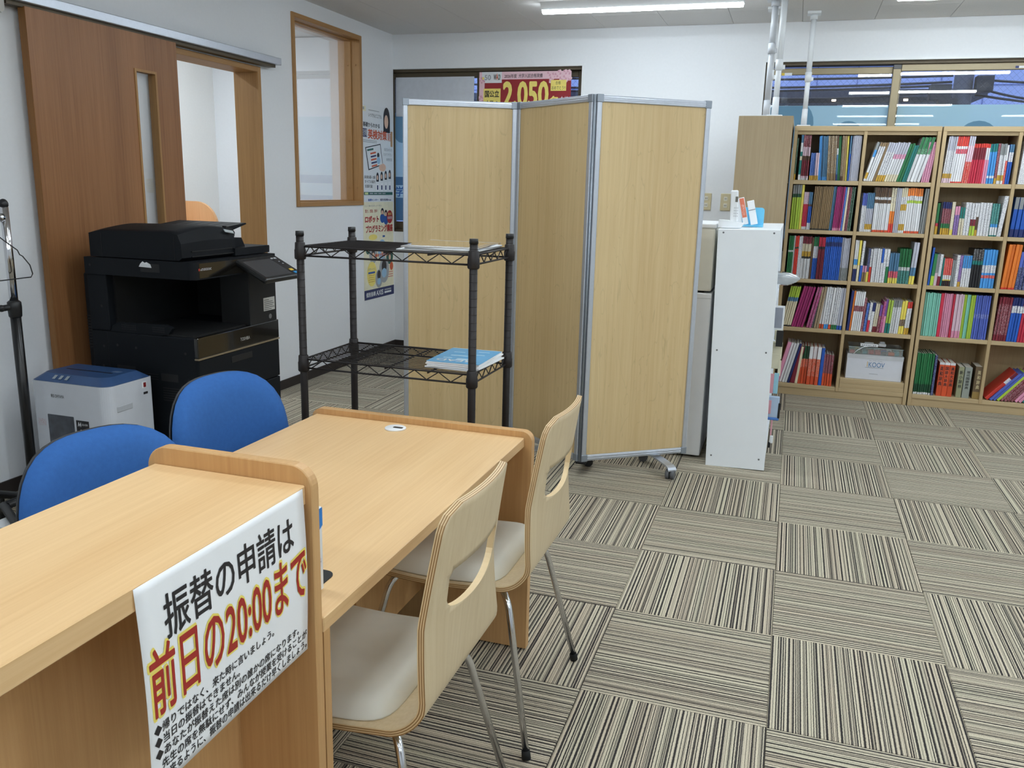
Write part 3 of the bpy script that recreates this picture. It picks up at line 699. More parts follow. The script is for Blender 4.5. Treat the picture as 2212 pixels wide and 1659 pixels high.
def office_chair(label, dz):
    t = thing('office_chair', label, 'chair', group='blue swivel chairs behind the desks')
    T = Matrix.Translation((-.20, 0, .615+dz)) @ Matrix.Rotation(math.radians(-6), 4, 'Y')
    bm = back_pad(.222, .235, .042, 1, .0); bmesh.ops.transform(bm, matrix=T, verts=bm.verts); bk = obj('backrest', bm, M_blue, t, local=True)
    bm = back_pad(.223, .236, -.016, 1, -.010); bmesh.ops.transform(bm, matrix=T, verts=bm.verts); obj('back_shell', bm, M_shell, bk, local=True)
    bm = back_pad(.215, .215, .05, .3, .0); bmesh.ops.transform(bm, matrix=Matrix.Translation((.02, 0, .41+dz)) @ Matrix.Rotation(math.radians(-90), 4, 'Y'), verts=bm.verts); obj('seat', bm, M_blue, t, local=True)
    bm = BM(); tube(bm, [(-.06, 0, .395+dz), (-.20, 0, .39+dz), (-.245, 0, .42+dz), (-.245, 0, .52+dz), (-.225, 0, .60+dz)], .018); obj('back_bracket', bm, M_shell, t, local=True)
    bm = BM(); rbox(bm, -.10, .12, -.08, .08, .37+dz, .405+dz, r=.008); obj('tilt_box', bm, M_shell, t, local=True)
    bm = BM(); cyl(bm, (0, 0, .10), (0, 0, .24), .028); cyl(bm, (0, 0, .24), (0, 0, .375+dz), .016); obj('gas_lift', bm, M_shell, t, local=True)
    for k in range(5):
        a = 2*math.pi*k/5+.3; c, s = math.cos(a), math.sin(a)
        bm = BM(); tube(bm, [(0, 0, .105), (.15*c, .15*s, .098), (.27*c, .27*s, .075)], [.026, .02, .014], n=10); lg = obj('base_spoke', bm, M_shell, t, local=True)
        bm = BM()
        for d in (-.014, .014): cyl(bm, (.27*c-s*(d-.008), .27*s+c*(d-.008), .027), (.27*c-s*(d+.008), .27*s+c*(d+.008), .027), .027, n=16)
        cyl(bm, (.27*c, .27*s, .03), (.27*c, .27*s, .08), .007); obj('caster', bm, M_black, lg, local=True)
    return t
oc = office_chair('blue swivel chair in front of the black copier', -.03); oc.location = (-1.36, -3.63, 0); oc.rotation_euler = (0, 0, math.radians(-8))
oc = office_chair('blue swivel chair right behind the reception counter', -.075); oc.location = (-1.375, -4.10, 0); oc.rotation_euler = (0, 0, math.radians(-14))
# ================================================================ wire rack with papers
M_wire = plain('black_powder_coat', (33, 28, 28), rough=.5, metal=.2, var=.08)
RX0, RX1, RY0, RY1 = -1.592, -.982, -3.108, -2.756
rk = thing('wire_rack', 'dark wire shelving rack with four ringed posts behind the desk', 'rack', ((RX0+RX1)/2, (RY0+RY1)/2, 0))
for x in (RX0, RX1):
    for y in (RY0, RY1):
        bm = BM(); cyl(bm, (x, y, .012), (x, y, 1.185), .0127, n=16)
        for k in range(1, 47): cyl(bm, (x, y, .0254*k-.0008), (x, y, .0254*k+.0008), .0131, n=16, cap=False)
        p = obj('post', bm, M_wire, rk)
        bm = BM(); cyl(bm, (x, y, 1.185), (x, y, 1.2), .0142, .0135, n=16); obj('cap', bm, M_black, p)
        bm = BM(); cyl(bm, (x, y, 0), (x, y, .014), .016, .013, n=16); obj('glide', bm, M_black, p)
def rack_shelf(z):
    bm = BM()
    for zz in (z, z-.03):
        for y in (RY0, RY1): cyl(bm, (RX0, y, zz), (RX1, y, zz), .0032, n=8)
        for x in (RX0, RX1): cyl(bm, (x, RY0, zz), (x, RY1, zz), .0032, n=8)
    for y in (RY0, RY1):
        n = 13; pts = [(RX0+.03+(RX1-RX0-.06)*i/n, y, z-(.001 if i % 2 else .029)) for i in range(n+1)]; tube(bm, pts, .002, n=6)
    for x in (RX0, RX1):
        n = 9; pts = [(x, RY0+.03+(RY1-RY0-.06)*i/n, z-(.001 if i % 2 else .029)) for i in range(n+1)]; tube(bm, pts, .002, n=6)
    for k in range(3): cyl(bm, (RX0+(RX1-RX0)*(k+1)/4, RY0, z-.006), (RX0+(RX1-RX0)*(k+1)/4, RY1, z-.006), .003, n=8)
    s = obj('shelf', bm, M_wire, rk)
    bm = BM(); n = 15
    cyl(bm, (RX0, 0, 0), (RX1, 0, 0), .0018, n=6); w0 = None
    for k in range(n):
        y = RY0+(RY1-RY0)*(k+1)/(n+1)
        if w0 is None:
            bmesh.ops.translate(bm, verts=bm.verts, vec=(0, y, z+.0005)); w0 = obj('wire', bm, M_wire, s); y00 = y
        else: share(w0, s, (0, y-y00, 0), name='wire')
    for x in (RX0, RX1):
        for y in (RY0, RY1):
            bm = BM(); lathe(bm, [(.0165, -.042), (.019, -.038), (.019, -.012), (.0175, -.008), (.0165, .012), (.0145, .014)], (x, y, z), 16); obj('collar', bm, M_wire, s)
for z in (1.150, .772, .16): rack_shelf(z)
M_sleeve = glass('clear_plastic_sleeve', haze=.45, haze_col=(238, 240, 245), refl=1.2)
pp = thing('paper_sleeves', 'clear plastic sleeves of white paper on the top of the wire rack', 'papers', (-1.13, -2.93, 1.152))
for k, (cx, cy, w, l, a) in enumerate(((-1.135, -2.925, .26, .30, .05), (-1.115, -2.93, .22, .30, -.04), (-1.125, -2.925, .25, .31, .08))):
    bm = BM(); n = 8
    for i in range(n+1):
        for j in range(n+1):
            u, v = i/n-.5, j/n-.5; bm.verts.new((u*w, v*l, (0, .0055, .011)[k]+.0014+ (.012*max(0, -u-.3)*math.sin(3*v+1) if k != 1 else 0)))
    bm.verts.ensure_lookup_table()
    for i in range(n):
        for j in range(n): q = i*(n+1)+j; bm.faces.new([bm.verts[q], bm.verts[q+n+1], bm.verts[q+n+2], bm.verts[q+1]]).smooth = True
    ge = bmesh.ops.extrude_face_region(bm, geom=bm.faces[:]); bmesh.ops.translate(bm, verts=[v for v in ge['geom'] if isinstance(v, bmesh.types.BMVert)], vec=(0, 0, .0045))
    bmesh.ops.recalc_face_normals(bm, faces=bm.faces)
    bmesh.ops.transform(bm, matrix=Matrix.Translation((cx, cy, 1.1515)) @ Matrix.Rotation(a, 4, 'Z'), verts=bm.verts)
    obj(('paper_stack', 'paper_stack', 'plastic_sleeve')[k], bm, (M_white, M_white, M_sleeve)[k], pp)
M_sky = plain('light_blue_cover', (84, 172, 224), rough=.35)
for k in range(4):
    t = thing('booklet', ('thin white booklet at the bottom of the small stack on the wire rack', 'thin white booklet second from the bottom in the wire rack stack',
              'thin white booklet directly under the blue-covered one on the wire rack', 'sky-blue booklet on top of the stack on the wire rack')[k], 'booklet', (-1.067, -2.945, .7745+.006*k), math.radians((-3, 2, -1, 1.5)[k]), group='booklets on the wire rack')
    bm = BM(); box(bm, -.09, .09, -.127, .127, .0, .0048); obj('pages', bm, M_paper, t, local=True)
    if k == 3:
        bm = BM(); box(bm, -.091, .091, -.128, .119, .0048, .0056); obj('cover', bm, M_sky, t, local=True)
        s = Sheet(t, (0, 0, 0), (1, 0, 0), (0, 1, 0)); s.n = Vector((0, 0, 1))
        o = WM[t.name]; 
        for (u0, v0, u1, v1) in ((-.06, -.055, -.03, -.045), (-.01, -.07, .05, -.05), (-.05, -.01, .01, .0), (.03, .02, .06, .028), (-.06, .05, -.02, .056), (.02, .075, .06, .082)):
            bm = BM(); box(bm, u0, u1, v0, v1, .0056, .0059); obj('printed_mark', bm, plain('pale_blue_print', (190, 225, 245)), t, local=True)
        bm = text_bm('READ', .02)
        for v in bm.verts: v.co = (.055-.05*v.co.x, -.075-.05*v.co.y*.8, .0061+v.co.z*.00001)
        bmesh.ops.recalc_face_normals(bm, faces=bm.faces); obj('lettering', bm, M_white, t, local=True)

# ================================================================ folding screen on casters
M_maple = wood('maple_panel', (216, 192, 146), (194, 165, 118), 'Z', rough=.45, freq=.55, cathedral=.13)
fs = thing('folding_screen', 'three-panel folding screen with maple boards and aluminium frames on casters', 'screen', (-1.15, -1.6, 0))
PP = [Vector((-1.915, -1.645)), Vector((-1.400, -1.395)), Vector((-.932, -1.752)), Vector((-.466, -1.408))]
Z0, Z1, TH, FW = .078, 1.76, .026, .03
def caster(bm, x, y, ang):
    c, s = math.cos(ang), math.sin(ang)
    for d in (-.012, .012): cyl(bm, (x-s*(d-.009), y+c*(d-.009), .024), (x-s*(d+.009), y+c*(d+.009), .024), .024, n=18)
    cyl(bm, (x, y, .03), (x, y, .058), .008)
def foot_bar(panel, M, L, t):
    for sy in (-1, 1):
        b2 = BM(); w = .022
        pts = [(0, .070), (.05, .070), (.135, .066), (.155, .060), (.163, .050)]
        for (d0, z0), (d1, z1) in zip(pts, pts[1:]):
            v = [b2.verts.new(p) for p in ((L*t-w, sy*d0, z0), (L*t+w, sy*d0, z0), (L*t+w, sy*d1, z1), (L*t-w, sy*d1, z1), (L*t-w, sy*d0, z0-.007), (L*t+w, sy*d0, z0-.007), (L*t+w, sy*d1, z1-.007), (L*t-w, sy*d1, z1-.007))]
            for f in ((0, 1, 2, 3), (7, 6, 5, 4), (0, 4, 5, 1), (3, 2, 6, 7), (1, 5, 6, 2), (0, 3, 7, 4)): b2.faces.new([v[i] for i in f])
        bmesh.ops.recalc_face_normals(b2, faces=b2.faces); bmesh.ops.transform(b2, matrix=M, verts=b2.verts); ft = obj('foot_bar', b2, M_alu, panel)
        p = M @ Vector((L*t, sy*.145, 0)); b2 = BM(); caster(b2, p.x, p.y, random.uniform(0, 3)); obj('caster', b2, plain('grey_caster', (92, 94, 98), rough=.5), panel)
for k in range(3):
    a, b = PP[k], PP[k+1]; d = b-a; L = d.length; ang = math.atan2(d.y, d.x); M = Matrix.Translation((a.x, a.y, 0)) @ Matrix.Rotation(ang, 4, 'Z')
    bm = BM(); box(bm, FW, L-FW, -.006, .006, Z0+FW, Z1-FW); bmesh.ops.transform(bm, matrix=M, verts=bm.verts); pn = obj('panel_board', bm, M_maple, fs)
    for x0, x1, z0, z1, n_ in ((.006, FW, Z0, Z1, 'frame_post'), (L-FW, L-.006, Z0, Z1, 'frame_post'), (FW, L-FW, Z1-FW, Z1, 'frame_rail'), (FW, L-FW, Z0, Z0+FW, 'frame_rail')):
        bm = BM(); rbox(bm, x0, x1, -TH/2, TH/2, z0, z1, r=.004)
        if n_ == 'frame_rail':
            for q in (.3, .6): rbox(bm, x0, x1, -TH/2-.0012, TH/2+.0012, z0+FW*q, z0+FW*q+.005, r=.001, seg=1)
        bmesh.ops.transform(bm, matrix=M, verts=bm.verts); obj(n_, bm, M_alu, pn)
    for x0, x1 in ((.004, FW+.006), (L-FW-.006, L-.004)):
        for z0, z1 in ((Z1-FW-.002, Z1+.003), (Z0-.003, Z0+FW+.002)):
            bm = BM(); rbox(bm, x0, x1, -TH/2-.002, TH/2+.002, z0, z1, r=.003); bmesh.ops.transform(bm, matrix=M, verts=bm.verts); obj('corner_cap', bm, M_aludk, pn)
    foot_bar(pn, M, L, (.35, .5, .72)[k])
for q in (PP[1], PP[2]):
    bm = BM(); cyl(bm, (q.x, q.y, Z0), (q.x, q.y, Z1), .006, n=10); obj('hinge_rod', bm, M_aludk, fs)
bm = BM(); caster(bm, -.93, -1.575, .4); rbox(bm, -.955, -.905, -1.74, -1.56, .056, .068, r=.003); obj('caster', bm, M_black, fs)

# ================================================================ copier
M_cop = plain('blue_black_copier_plastic', (8, 13, 19), spec=.25, rough=.65, var=.06, scale=60, bump=.15)
M_gloss = plain('gloss_black_panel', (17, 15, 13), rough=.12, var=.05, coat=.5)
M_gold = plain('champagne_trim', (150, 136, 112), rough=.35, metal=.6)
M_copd = plain('copier_cavity_black', (12, 13, 15), rough=.6)
CX0, CX1, CY0, CY1 = -3.0, -2.432, -2.585, -1.975
cp = thing('copier', 'black office copier with tilted touch screen and document feeder by the door', 'copier', ((CX0+CX1)/2, (CY0+CY1)/2, 0))
bm = BM(); rbox(bm, CX0, CX1-.012, CY0, CY1, .035, .69, r=.006); bd = obj('body', bm, M_cop, cp)
bm = BM(); rbox(bm, CX0-.05, CX0, CY0+.03, CY1-.02, .05, .94, r=.01); obj('rear_cover', bm, M_cop, cp)
bm = BM()
for k in range(12): box(bm, CX0-.045, CX0-.008, CY0+.0285, CY0+.0305, .60+.013*k, .606+.013*k)
obj('vent_slot', bm, M_copd, cp)
bm = BM(); rbox(bm, CX0, CX0+.105, CY0, CY1, .69, .94, r=.005); obj('rear_column', bm, M_cop, cp)
bm = BM(); box(bm, CX0+.105, CX0+.115, CY0+.04, CY1, .69, .94); obj('cavity_wall', bm, M_copd, cp)
bm = BM(); box(bm, CX0+.115, -2.59, CY1-.02, CY1-.004, .69, .922); obj('cavity_wall', bm, M_copd, cp)
bm = BM(); rbox(bm, -2.60, -2.437, -2.195, CY1-.004, .688, .945, r=.005); pil = obj('control_pillar', bm, M_copd, cp)
bm = BM(); box(bm, -2.4368, -2.4362, -2.088, -1.995, .745, .808); st = obj('rating_plate', bm, plain('silver_label', (200, 200, 196), rough=.4), pil)
for k, w in enumerate((.04, .07, .08, .07, .085, .06)):
    bm = BM(); box(bm, -2.4361, -2.4358, -2.083, -2.083+w, .798-.009*k-.0025, .798-.009*k); obj('print_line', bm, M_ink, st)
bm = BM(); cyl(bm, (-2.437, -2.035, .715), (-2.4364, -2.035, .715), .012, n=20); obj('round_emblem', bm, plain('faint_grey_print', (110, 110, 112)), pil)
bm = BM(); box(bm, CX0+.11, CX1-.03, CY0+.01, -2.2, .69, .697); obj('exit_tray', bm, M_copd, cp)
bm = BM(); prism(bm, [(CX0+.11, .69), (-2.62, .69), (-2.58, .70), (-2.56, .725), (-2.60, .738), (CX0+.15, .732), (CX0+.12, .715)], CY0, CY0+.02, 'XZ'); rim = obj('tray_rim', bm, M_cop, cp)
for x0, x1 in ((-2.83, -2.75), (-2.665, -2.60)):
    bm = BM()
    for i in range(9):
        for j in range(3): x = x0+(x1-x0)*(i+.2)/9; z = .703+.009*j; box(bm, x, x+.004, CY0-.0006, CY0+.001, z, z+.005)
    obj('grille', bm, M_copd, rim)
# scanner deck
bm = BM(); prism(bm, round_rect(CX0, CY0-.006, CX1+.004, CY1+.006, (0, .03, .03, 0), 6), .94, 1.014, 'XY'); sc = obj('scanner_deck', bm, M_cop, cp)
bm = BM(); box(bm, CX1+.0035, CX1+.005, CY0+.03, CY1-.03, .946, 1.008); fc = obj('glossy_fascia', bm, M_gloss, sc)
s = Sheet(fc, (CX1+.0052, -2.56, .99), (0, .085, 0), (0, 0, -.014), .0003)
s.rect(0, .2, .09, .9, plain('red_print', (190, 60, 50)), 1); s.text('e-STUDIO2515AC', .14, .2, 1, .9, plain('pale_grey_print', (190, 190, 194)), 2, .01)
bm = BM()
for i in range(6): bm.verts.new((-2.66+.012*i, CY0-.006, 1.0+.008*math.sin(i*2.1)))
bm.free()
bm = BM(); rbox(bm, -2.70, -2.60, CY0-.0075, CY0+.01, .962, 1.0, r=.003); pk = obj('side_pocket', bm, M_copd, sc)
bm = BM(); v = [bm.verts.new(p) for p in ((-2.705, CY0-.009, .985), (-2.64, CY0-.010, .983), (-2.645, CY0-.012, .997), (-2.665, CY0-.010, 1.006), (-2.672, CY0-.012, 1.001), (-2.685, CY0-.009, 1.008), (-2.695, CY0-.011, .998))]
bm.faces.new(v); ge = bmesh.ops.extrude_face_region(bm, geom=bm.faces[:]); bmesh.ops.translate(bm, verts=[q for q in ge['geom'] if isinstance(q, bmesh.types.BMVert)], vec=(0, .008, 0)); bmesh.ops.recalc_face_normals(bm, faces=bm.faces)
tag(onemesh('crumpled_tissue', bm, M_white, (-2.67, CY0-.008, .984)), 'crumpled white scrap of paper stuck in the copier side pocket', 'paper scrap')
# document feeder: hood bulging over the left half, ribbed tray and catch tray on the right
FY = -2.215
bm = BM(); prof = [(CX0+.03, 1.018), (-2.505, 1.018), (-2.488, 1.03), (-2.49, 1.085), (-2.505, 1.118), (-2.56, 1.128), (CX0+.09, 1.122), (CX0+.03, 1.11)]
NS = 10; rings = []
for j in range(NS+1):
    q = j/NS; y = CY0+.002+(FY-CY0)*q; lift = .032*math.sin(math.pi*min(1, .08+q*.75))
    rings.append([bm.verts.new((x + (.006*math.sin(math.pi*q) if x > -2.6 else 0), y, z+(lift if z > 1.1 else lift*.4 if z > 1.08 else 0))) for x, z in prof])
for a, b in zip(rings, rings[1:]):
    for i in range(len(prof)):
        f = bm.faces.new((a[i], a[(i+1) % len(prof)], b[(i+1) % len(prof)], b[i])); f.smooth = i in (4, 5, 6)
bm.faces.new(rings[0]); bm.faces.new(rings[-1][::-1]); bmesh.ops.recalc_face_normals(bm, faces=bm.faces)
hd = obj('feeder_hood', bm, M_cop, cp)
bm = BM(); box(bm, -2.4885, -2.482, CY0+.06, FY-.03, 1.052, 1.056); box(bm, -2.4885, -2.482, CY0+.06, FY-.01, 1.030, 1.034); obj('hood_seam', bm, M_copd, hd)
bm = BM(); box(bm, CX0+.095, CX0+.097, CY0+.0005, CY0+.01, 1.02, 1.12); box(bm, -2.525, -2.523, CY0+.0005, CY0+.01, 1.02, 1.12); obj('hood_seam', bm, M_copd, hd)
bm = BM(); prism(bm, [(-2.29, 1.128), (-2.225, 1.118), (-2.235, 1.131), (-2.30, 1.141)], -2.487, -2.4835, 'YZ'); obj('grey_badge', bm, plain('pale_badge', (186, 194, 198), rough=.4), hd)
bm = BM(); prism(bm, [(FY-.02, 1.018), (CY1+.01, 1.018), (CY1+.012, 1.045), (CY1+.01, 1.052), (FY-.02, 1.052)], CX0+.03, -2.475, 'YZ'); obj('platen_cover', bm, M_cop, cp)
bm = BM(); prism(bm, [(FY, 1.052), (FY+.14, 1.052), (FY+.115, 1.092), (FY, 1.092)], CX0+.06, -2.535, 'YZ'); obj('catch_step', bm, M_cop, cp)
bm = BM(); prism(bm, [(FY-.01, 1.115), (FY-.01, 1.140), (FY+.175, 1.158), (FY+.18, 1.152), (FY+.06, 1.125)], CX0+.07, -2.55, 'YZ'); ftr = obj('feeder_tray', bm, M_cop, cp)
for k in range(7): 
    bm = BM(); x = CX0+.10+.055*k; v = [bm.verts.new(p) for p in ((x, FY+.03, 1.1447), (x+.012, FY+.03, 1.1447), (x+.012, FY+.15, 1.1563), (x, FY+.15, 1.1563))]; bm.faces.new(v); obj('tray_rib', bm, M_copd, ftr)
bm = BM(); prism(bm, [(FY-.005, 1.10), (FY+.055, 1.10), (FY+.06, 1.118), (FY+.045, 1.135), (FY-.005, 1.15)], -2.55, -2.53, 'YZ'); obj('tray_hinge', bm, M_copd, ftr)
# touch screen, tilted towards the user
ts = Matrix.Translation((-2.425, -2.15, 1.004)) @ Matrix.Rotation(math.radians(27), 4, 'Y')
bm = BM(); rbox(bm, -.01, .175, -.15, .165, -.024, .0, r=.008); bmesh.ops.transform(bm, matrix=ts, verts=bm.verts); tp = obj('touch_panel', bm, plain('panel_black', (20, 21, 23), rough=.35), cp)
bm = BM(); box(bm, .018, .155, -.130, .085, .0, .0008); bmesh.ops.transform(bm, matrix=ts, verts=bm.verts); obj('display', bm, plain('dark_display_glass', (52, 52, 56), rough=.1, coat=.5), tp)
for x, y, w, l, m_ in ((.125, .118, .016, .026, plain('yellow_key', (225, 190, 70))), (.150, .122, .016, .028, plain('cyan_key', (40, 140, 200))), (.02, .10, .010, .016, plain('pale_key', (170, 172, 176))), (.02, .125, .012, .02, plain('pale_key', (170, 172, 176))),
                         (.05, .12, .006, .008, plain('pale_key', (170, 172, 176))), (.07, .125, .007, .01, plain('pale_key', (170, 172, 176))), (.165, .14, .004, .018, plain('pale_key', (170, 172, 176)))):
    bm = BM(); rbox(bm, x-w/2, x+w/2, y-l/2, y+l/2, .0, .0025, r=.0008, seg=1); bmesh.ops.transform(bm, matrix=ts, verts=bm.verts); obj('key', bm, m_, tp)
# front: glossy door, champagne strip, cassette drawers
bm = BM(); rbox(bm, CX1-.02, CX1, CY0-.002, CY1+.002, .602, .692, r=.004); fd = obj('front_door', bm, M_gloss, cp)
s = Sheet(fd, (CX1+.0006, -2.29, .648), (0, .075, 0), (0, 0, -.016), .0004); s.text('TOSHIBA', 0, 0, 1, 1, plain('silver_print', (150, 148, 142), rough=.4), 1, .03)
bm = BM(); rbox(bm, CX1-.02, CX1+.003, CY0-.004, CY1+.002, .594, .602, r=.002); obj('trim_strip', bm, M_gold, cp)
for k, (z0, z1) in enumerate(((.41, .592), (.225, .406), (.05, .221))):
    bm = BM(); rbox(bm, CX1-.02, CX1-.001, CY0+.001, CY1, z0, z1, r=.004); dr = obj('paper_drawer', bm, M_cop, cp)
    bm = BM(); rbox(bm, CX1-.0018, CX1+.0002, -2.36, -2.2, z1-.05, z1-.02, r=.002); obj('drawer_grip', bm, M_copd, dr)
# side details: seams, screws, hand recesses, louvres
bm = BM(); box(bm, CX0+.088, CX0+.0895, CY0-.0006, CY0+.002, .06, .69); box(bm, CX0, CX1-.03, CY0-.0006, CY0+.002, .222, .2235); obj('side_seam', bm, M_copd, bd)
for x, z in ((-2.935, .62), (-2.86, .63), (-2.76, .625), (-2.50, .62), (-2.945, .53), (-2.97, .98), (-2.93, .80), (-2.49, .50)):
    bm = BM(); cyl(bm, (x, CY0-.0005 if z < .9 else CY0-.0065, z), (x, CY0+.003, z), .006, n=12); obj('screw', bm, M_copd, bd)
for x0, x1, z0, z1 in ((-2.635, -2.545, .488, .522), (-2.87, -2.77, .515, .54)):
    bm = BM(); box(bm, x0, x1, CY0-.0008, CY0+.002, z0, z1); obj('hand_recess', bm, M_copd, bd)
for x0, x1, z0, n_ in ((-2.75, -2.65, .49, 3), (-2.63, -2.53, .40, 6)):
    for k in range(n_):
        bm = BM(); box(bm, x0, x1, CY0-.0008, CY0+.002, z0+.011*k, z0+.004+.011*k); obj('louvre', bm, M_copd, bd)
for x in (CX0+.06, CX1-.07):
    for y in (CY0+.06, CY1-.06):
        bm = BM(); cyl(bm, (x, y-.012, .019), (x, y+.012, .019), .019, n=14); obj('caster', bm, M_black, cp)

# ================================================================ shredder
M_shw = plain('pale_grey_plastic', (206, 210, 218), rough=.38, var=.02)
M_shb = plain('steel_blue_plastic', (48, 78, 122), rough=.4, var=.05)
HX0, HX1, HY0, HY1 = -3.035, -2.635, -2.905, -2.645
sh = thing('paper_shredder', 'pale grey paper shredder with blue lid beside the black copier', 'shredder', ((HX0+HX1)/2, (HY0+HY1)/2, 0))
fp = round_rect(HX0, HY0, HX1, HY1, (.03, .045, .01, .01), 8)
bm = BM(); prism(bm, fp, .02, .522, 'XY'); obj('bin_body', bm, M_shw, sh)
def ins(d): return round_rect(HX0+d, HY0+d, HX1-d, HY1-d, (.03, .045, .012, .012), 8)
bm = BM(); lo = [bm.verts.new((x, y, .523)) for x, y in ins(.003)]; hi = [bm.verts.new((x, y, .552)) for x, y in ins(.038)]; n = len(lo)
for i in range(n): bm.faces.new((lo[i], lo[(i+1) % n], hi[(i+1) % n], hi[i]))
bm.faces.new(hi); bm.faces.new(lo[::-1]); bmesh.ops.recalc_face_normals(bm, faces=bm.faces); ld = obj('lid', bm, M_shb, sh)
bm = BM(); box(bm, -2.96, -2.72, -2.782, -2.772, .545, .5526); obj('feed_slot', bm, M_black, ld)
for k in range(3):
    bm = BM(); v = [bm.verts.new(p) for p in ((-2.925+.032*k, -2.893, .5345), (-2.910+.032*k, -2.893, .5345), (-2.908+.032*k, -2.876, .5475), (-2.923+.032*k, -2.876, .5475))]; bm.faces.new(v); obj('button', bm, plain('grey_button', (150, 160, 168)), ld)
bm = BM(); box(bm, -2.74, -2.705, -2.76, -2.735, .552, .5526); obj('printed_mark', bm, print_mat((60, 90, 130), (190, 200, 215), 'lidmark'), ld)
s = Sheet(sh, (-2.925, HY0-.0004, .472), (.068, 0, 0), (0, 0, -.014), .0004); s.text('IRIS OHYAMA', 0, 0, 1, 1, plain('grey_print', (96, 98, 104)), 1, .01)
bm = BM(); rbox(bm, -2.955, -2.815, HY0-.0012, HY0+.004, .14, .385, r=.004); obj('bin_window', bm, plain('smoked_window', (70, 74, 82), rough=.2, var=.4, scale=22), sh)
s = Sheet(sh, (-2.805, HY0-.0006, .372), (.066, 0, 0), (0, 0, -.12), .0004); s.rect(0, .0, 1, 1, M_ink, 1); s.text('A4', .12, .06, .4, .22, M_white, 2, .03); s.text('最大同時', .46, .1, .9, .18, M_white, 2); s.text('16', .3, .32, .78, .8, M_white, 2, .03)
s = Sheet(sh, (-3.005, HY0-.0006, .36), (.04, 0, 0), (0, 0, -.03), .0004); s.rect(0, 0, 1, 1, print_mat((206, 210, 218), (190, 110, 110), 'shred_warn'), 1)
bm = BM(); rbox(bm, HX1-.014, HX1+.0015, -2.86, -2.765, .405, .437, r=.006); gp = obj('hand_grip', bm, plain('grip_recess', (182, 186, 192), rough=.5), sh)
bm = BM(); rbox(bm, HX1-.005, HX1+.003, -2.705, -2.68, .478, .508, r=.002); sw = obj('power_switch', bm, M_white, sh)
bm = BM(); rbox(bm, HX1+.0025, HX1+.0045, -2.701, -2.686, .484, .504, r=.001, seg=1); obj('red_rocker', bm, plain('dark_red', (130, 30, 36)), sw)
bm = BM(); box(bm, HX1-.001, HX1+.0008, -2.70, -2.675, .452, .462); obj('black_label', bm, M_ink, sh)
for x in (HX0+.05, HX1-.05):
    for y in (HY0+.05, HY1-.04):
        bm = BM(); cyl(bm, (x, y-.008, .012), (x, y+.008, .012), .012, n=12); obj('caster', bm, M_black, sh)

# ================================================================ garment rack and hanger
gk = thing('garment_rack', 'chrome and black garment rack by the left wall', 'garment rack', (-2.93, -3.03, 0))
GX, GY = -2.93, -3.03
bm = BM(); cyl(bm, (GX, GY, .05), (GX, GY, .86), .0195, n=18); post = obj('lower_post', bm, plain('black_enamel', (20, 20, 22), rough=.3), gk)
bm = BM(); cyl(bm, (GX, GY, .86), (GX, GY, 1.235), .0155, n=18); obj('upper_post', bm, M_chrome, gk)
bm = BM(); sphere(bm, (GX, GY, 1.245), .0175, (1, 1, 1.2)); obj('ball_cap', bm, M_black, gk)
bm = BM(); lathe(bm, [(.0205, -.06), (.024, -.055), (.026, -.02), (.025, .0), (.018, .006)], (GX, GY, .87), 18); cyl(bm, (GX, GY, .852), (GX-.01, GY-.045, .85), .012, n=12); sphere(bm, (GX-.011, GY-.05, .85), .014); obj('clamp_collar', bm, M_black, gk)
bm = BM(); cyl(bm, (GX, GY, 1.195), (GX-.02, GY-1.0, 1.195), .0135, n=16); obj('hanging_rail', bm, M_chrome, gk)
bm = BM(); cyl(bm, (GX-.0, GY-.012, 1.195), (GX-.0, GY-.03, 1.195), .017, n=16); obj('rail_collar', bm, M_chrome, gk)
bm = BM(); cyl(bm, (GX-.02, GY-1.0, .05), (GX-.02, GY-1.0, 1.235), .0175, n=16); obj('lower_post', bm, M_black, gk)
for q in (0, -1.0):
    bm = BM(); tube(bm, [(GX-.20, GY+q, .045), (GX, GY+q, .06), (GX+.20, GY+q, .045)], .017, n=10); obj('foot_tube', bm, M_black, gk)
    for s_ in (-.2, .2): bm = BM(); cyl(bm, (GX+s_, GY+q-.01, .02), (GX+s_, GY+q+.01, .02), .02, n=14); obj('caster', bm, M_black, gk)
bm = BM(); cyl(bm, (GX, GY, .075), (GX-.02, GY-1.0, .075), .014, n=12); obj('lower_rail', bm, M_black, gk)
bm = BM(); hp = []
hy = GY-.055
for i in range(12): a = math.radians(250-220*i/11); hp.append((GX-.004+.0*i, hy+.018*math.cos(a)*.2, 1.195+.017*math.sin(a)+.0))
hp = [(GX+.020*math.cos(a), hy, 1.197+.019*math.sin(a)) for a in [math.radians(200-240*i/10) for i in range(11)]] + [(GX, hy, 1.168), (GX, hy, 1.14)]
tube(bm, hp, .0016, n=6)
body = [(0, 1.14), (.05, 1.11), (.115, 1.075), (.125, 1.058), (.14, 1.052), (.175, 1.018), (.185, .985), (.175, .972), (0, .958), (-.175, .972), (-.185, .985), (-.175, 1.018), (-.14, 1.052), (-.125, 1.058), (-.115, 1.075), (-.05, 1.11)]
tube(bm, [(GX+x*.52, hy+x*.36, z) for x, z in body], .0022, n=6, closed=True)
tag(onemesh('wire_hanger', bm, M_black, (GX, hy, .958)), 'thin black wire hanger on the garment rack rail', 'hanger')
bm = BM(); rbox(bm, -2.73, -2.56, -3.42, -3.25, .0, .12, r=.004); cb = onemesh('white_box', bm, M_white, (-2.64, -3.33, 0), 'white cardboard box on the carpet under the garment rack', 'box')
bg = thing('folding_cart', 'black folded trolley frame at the left edge beside the white box', 'trolley', (-2.78, -3.35, 0))
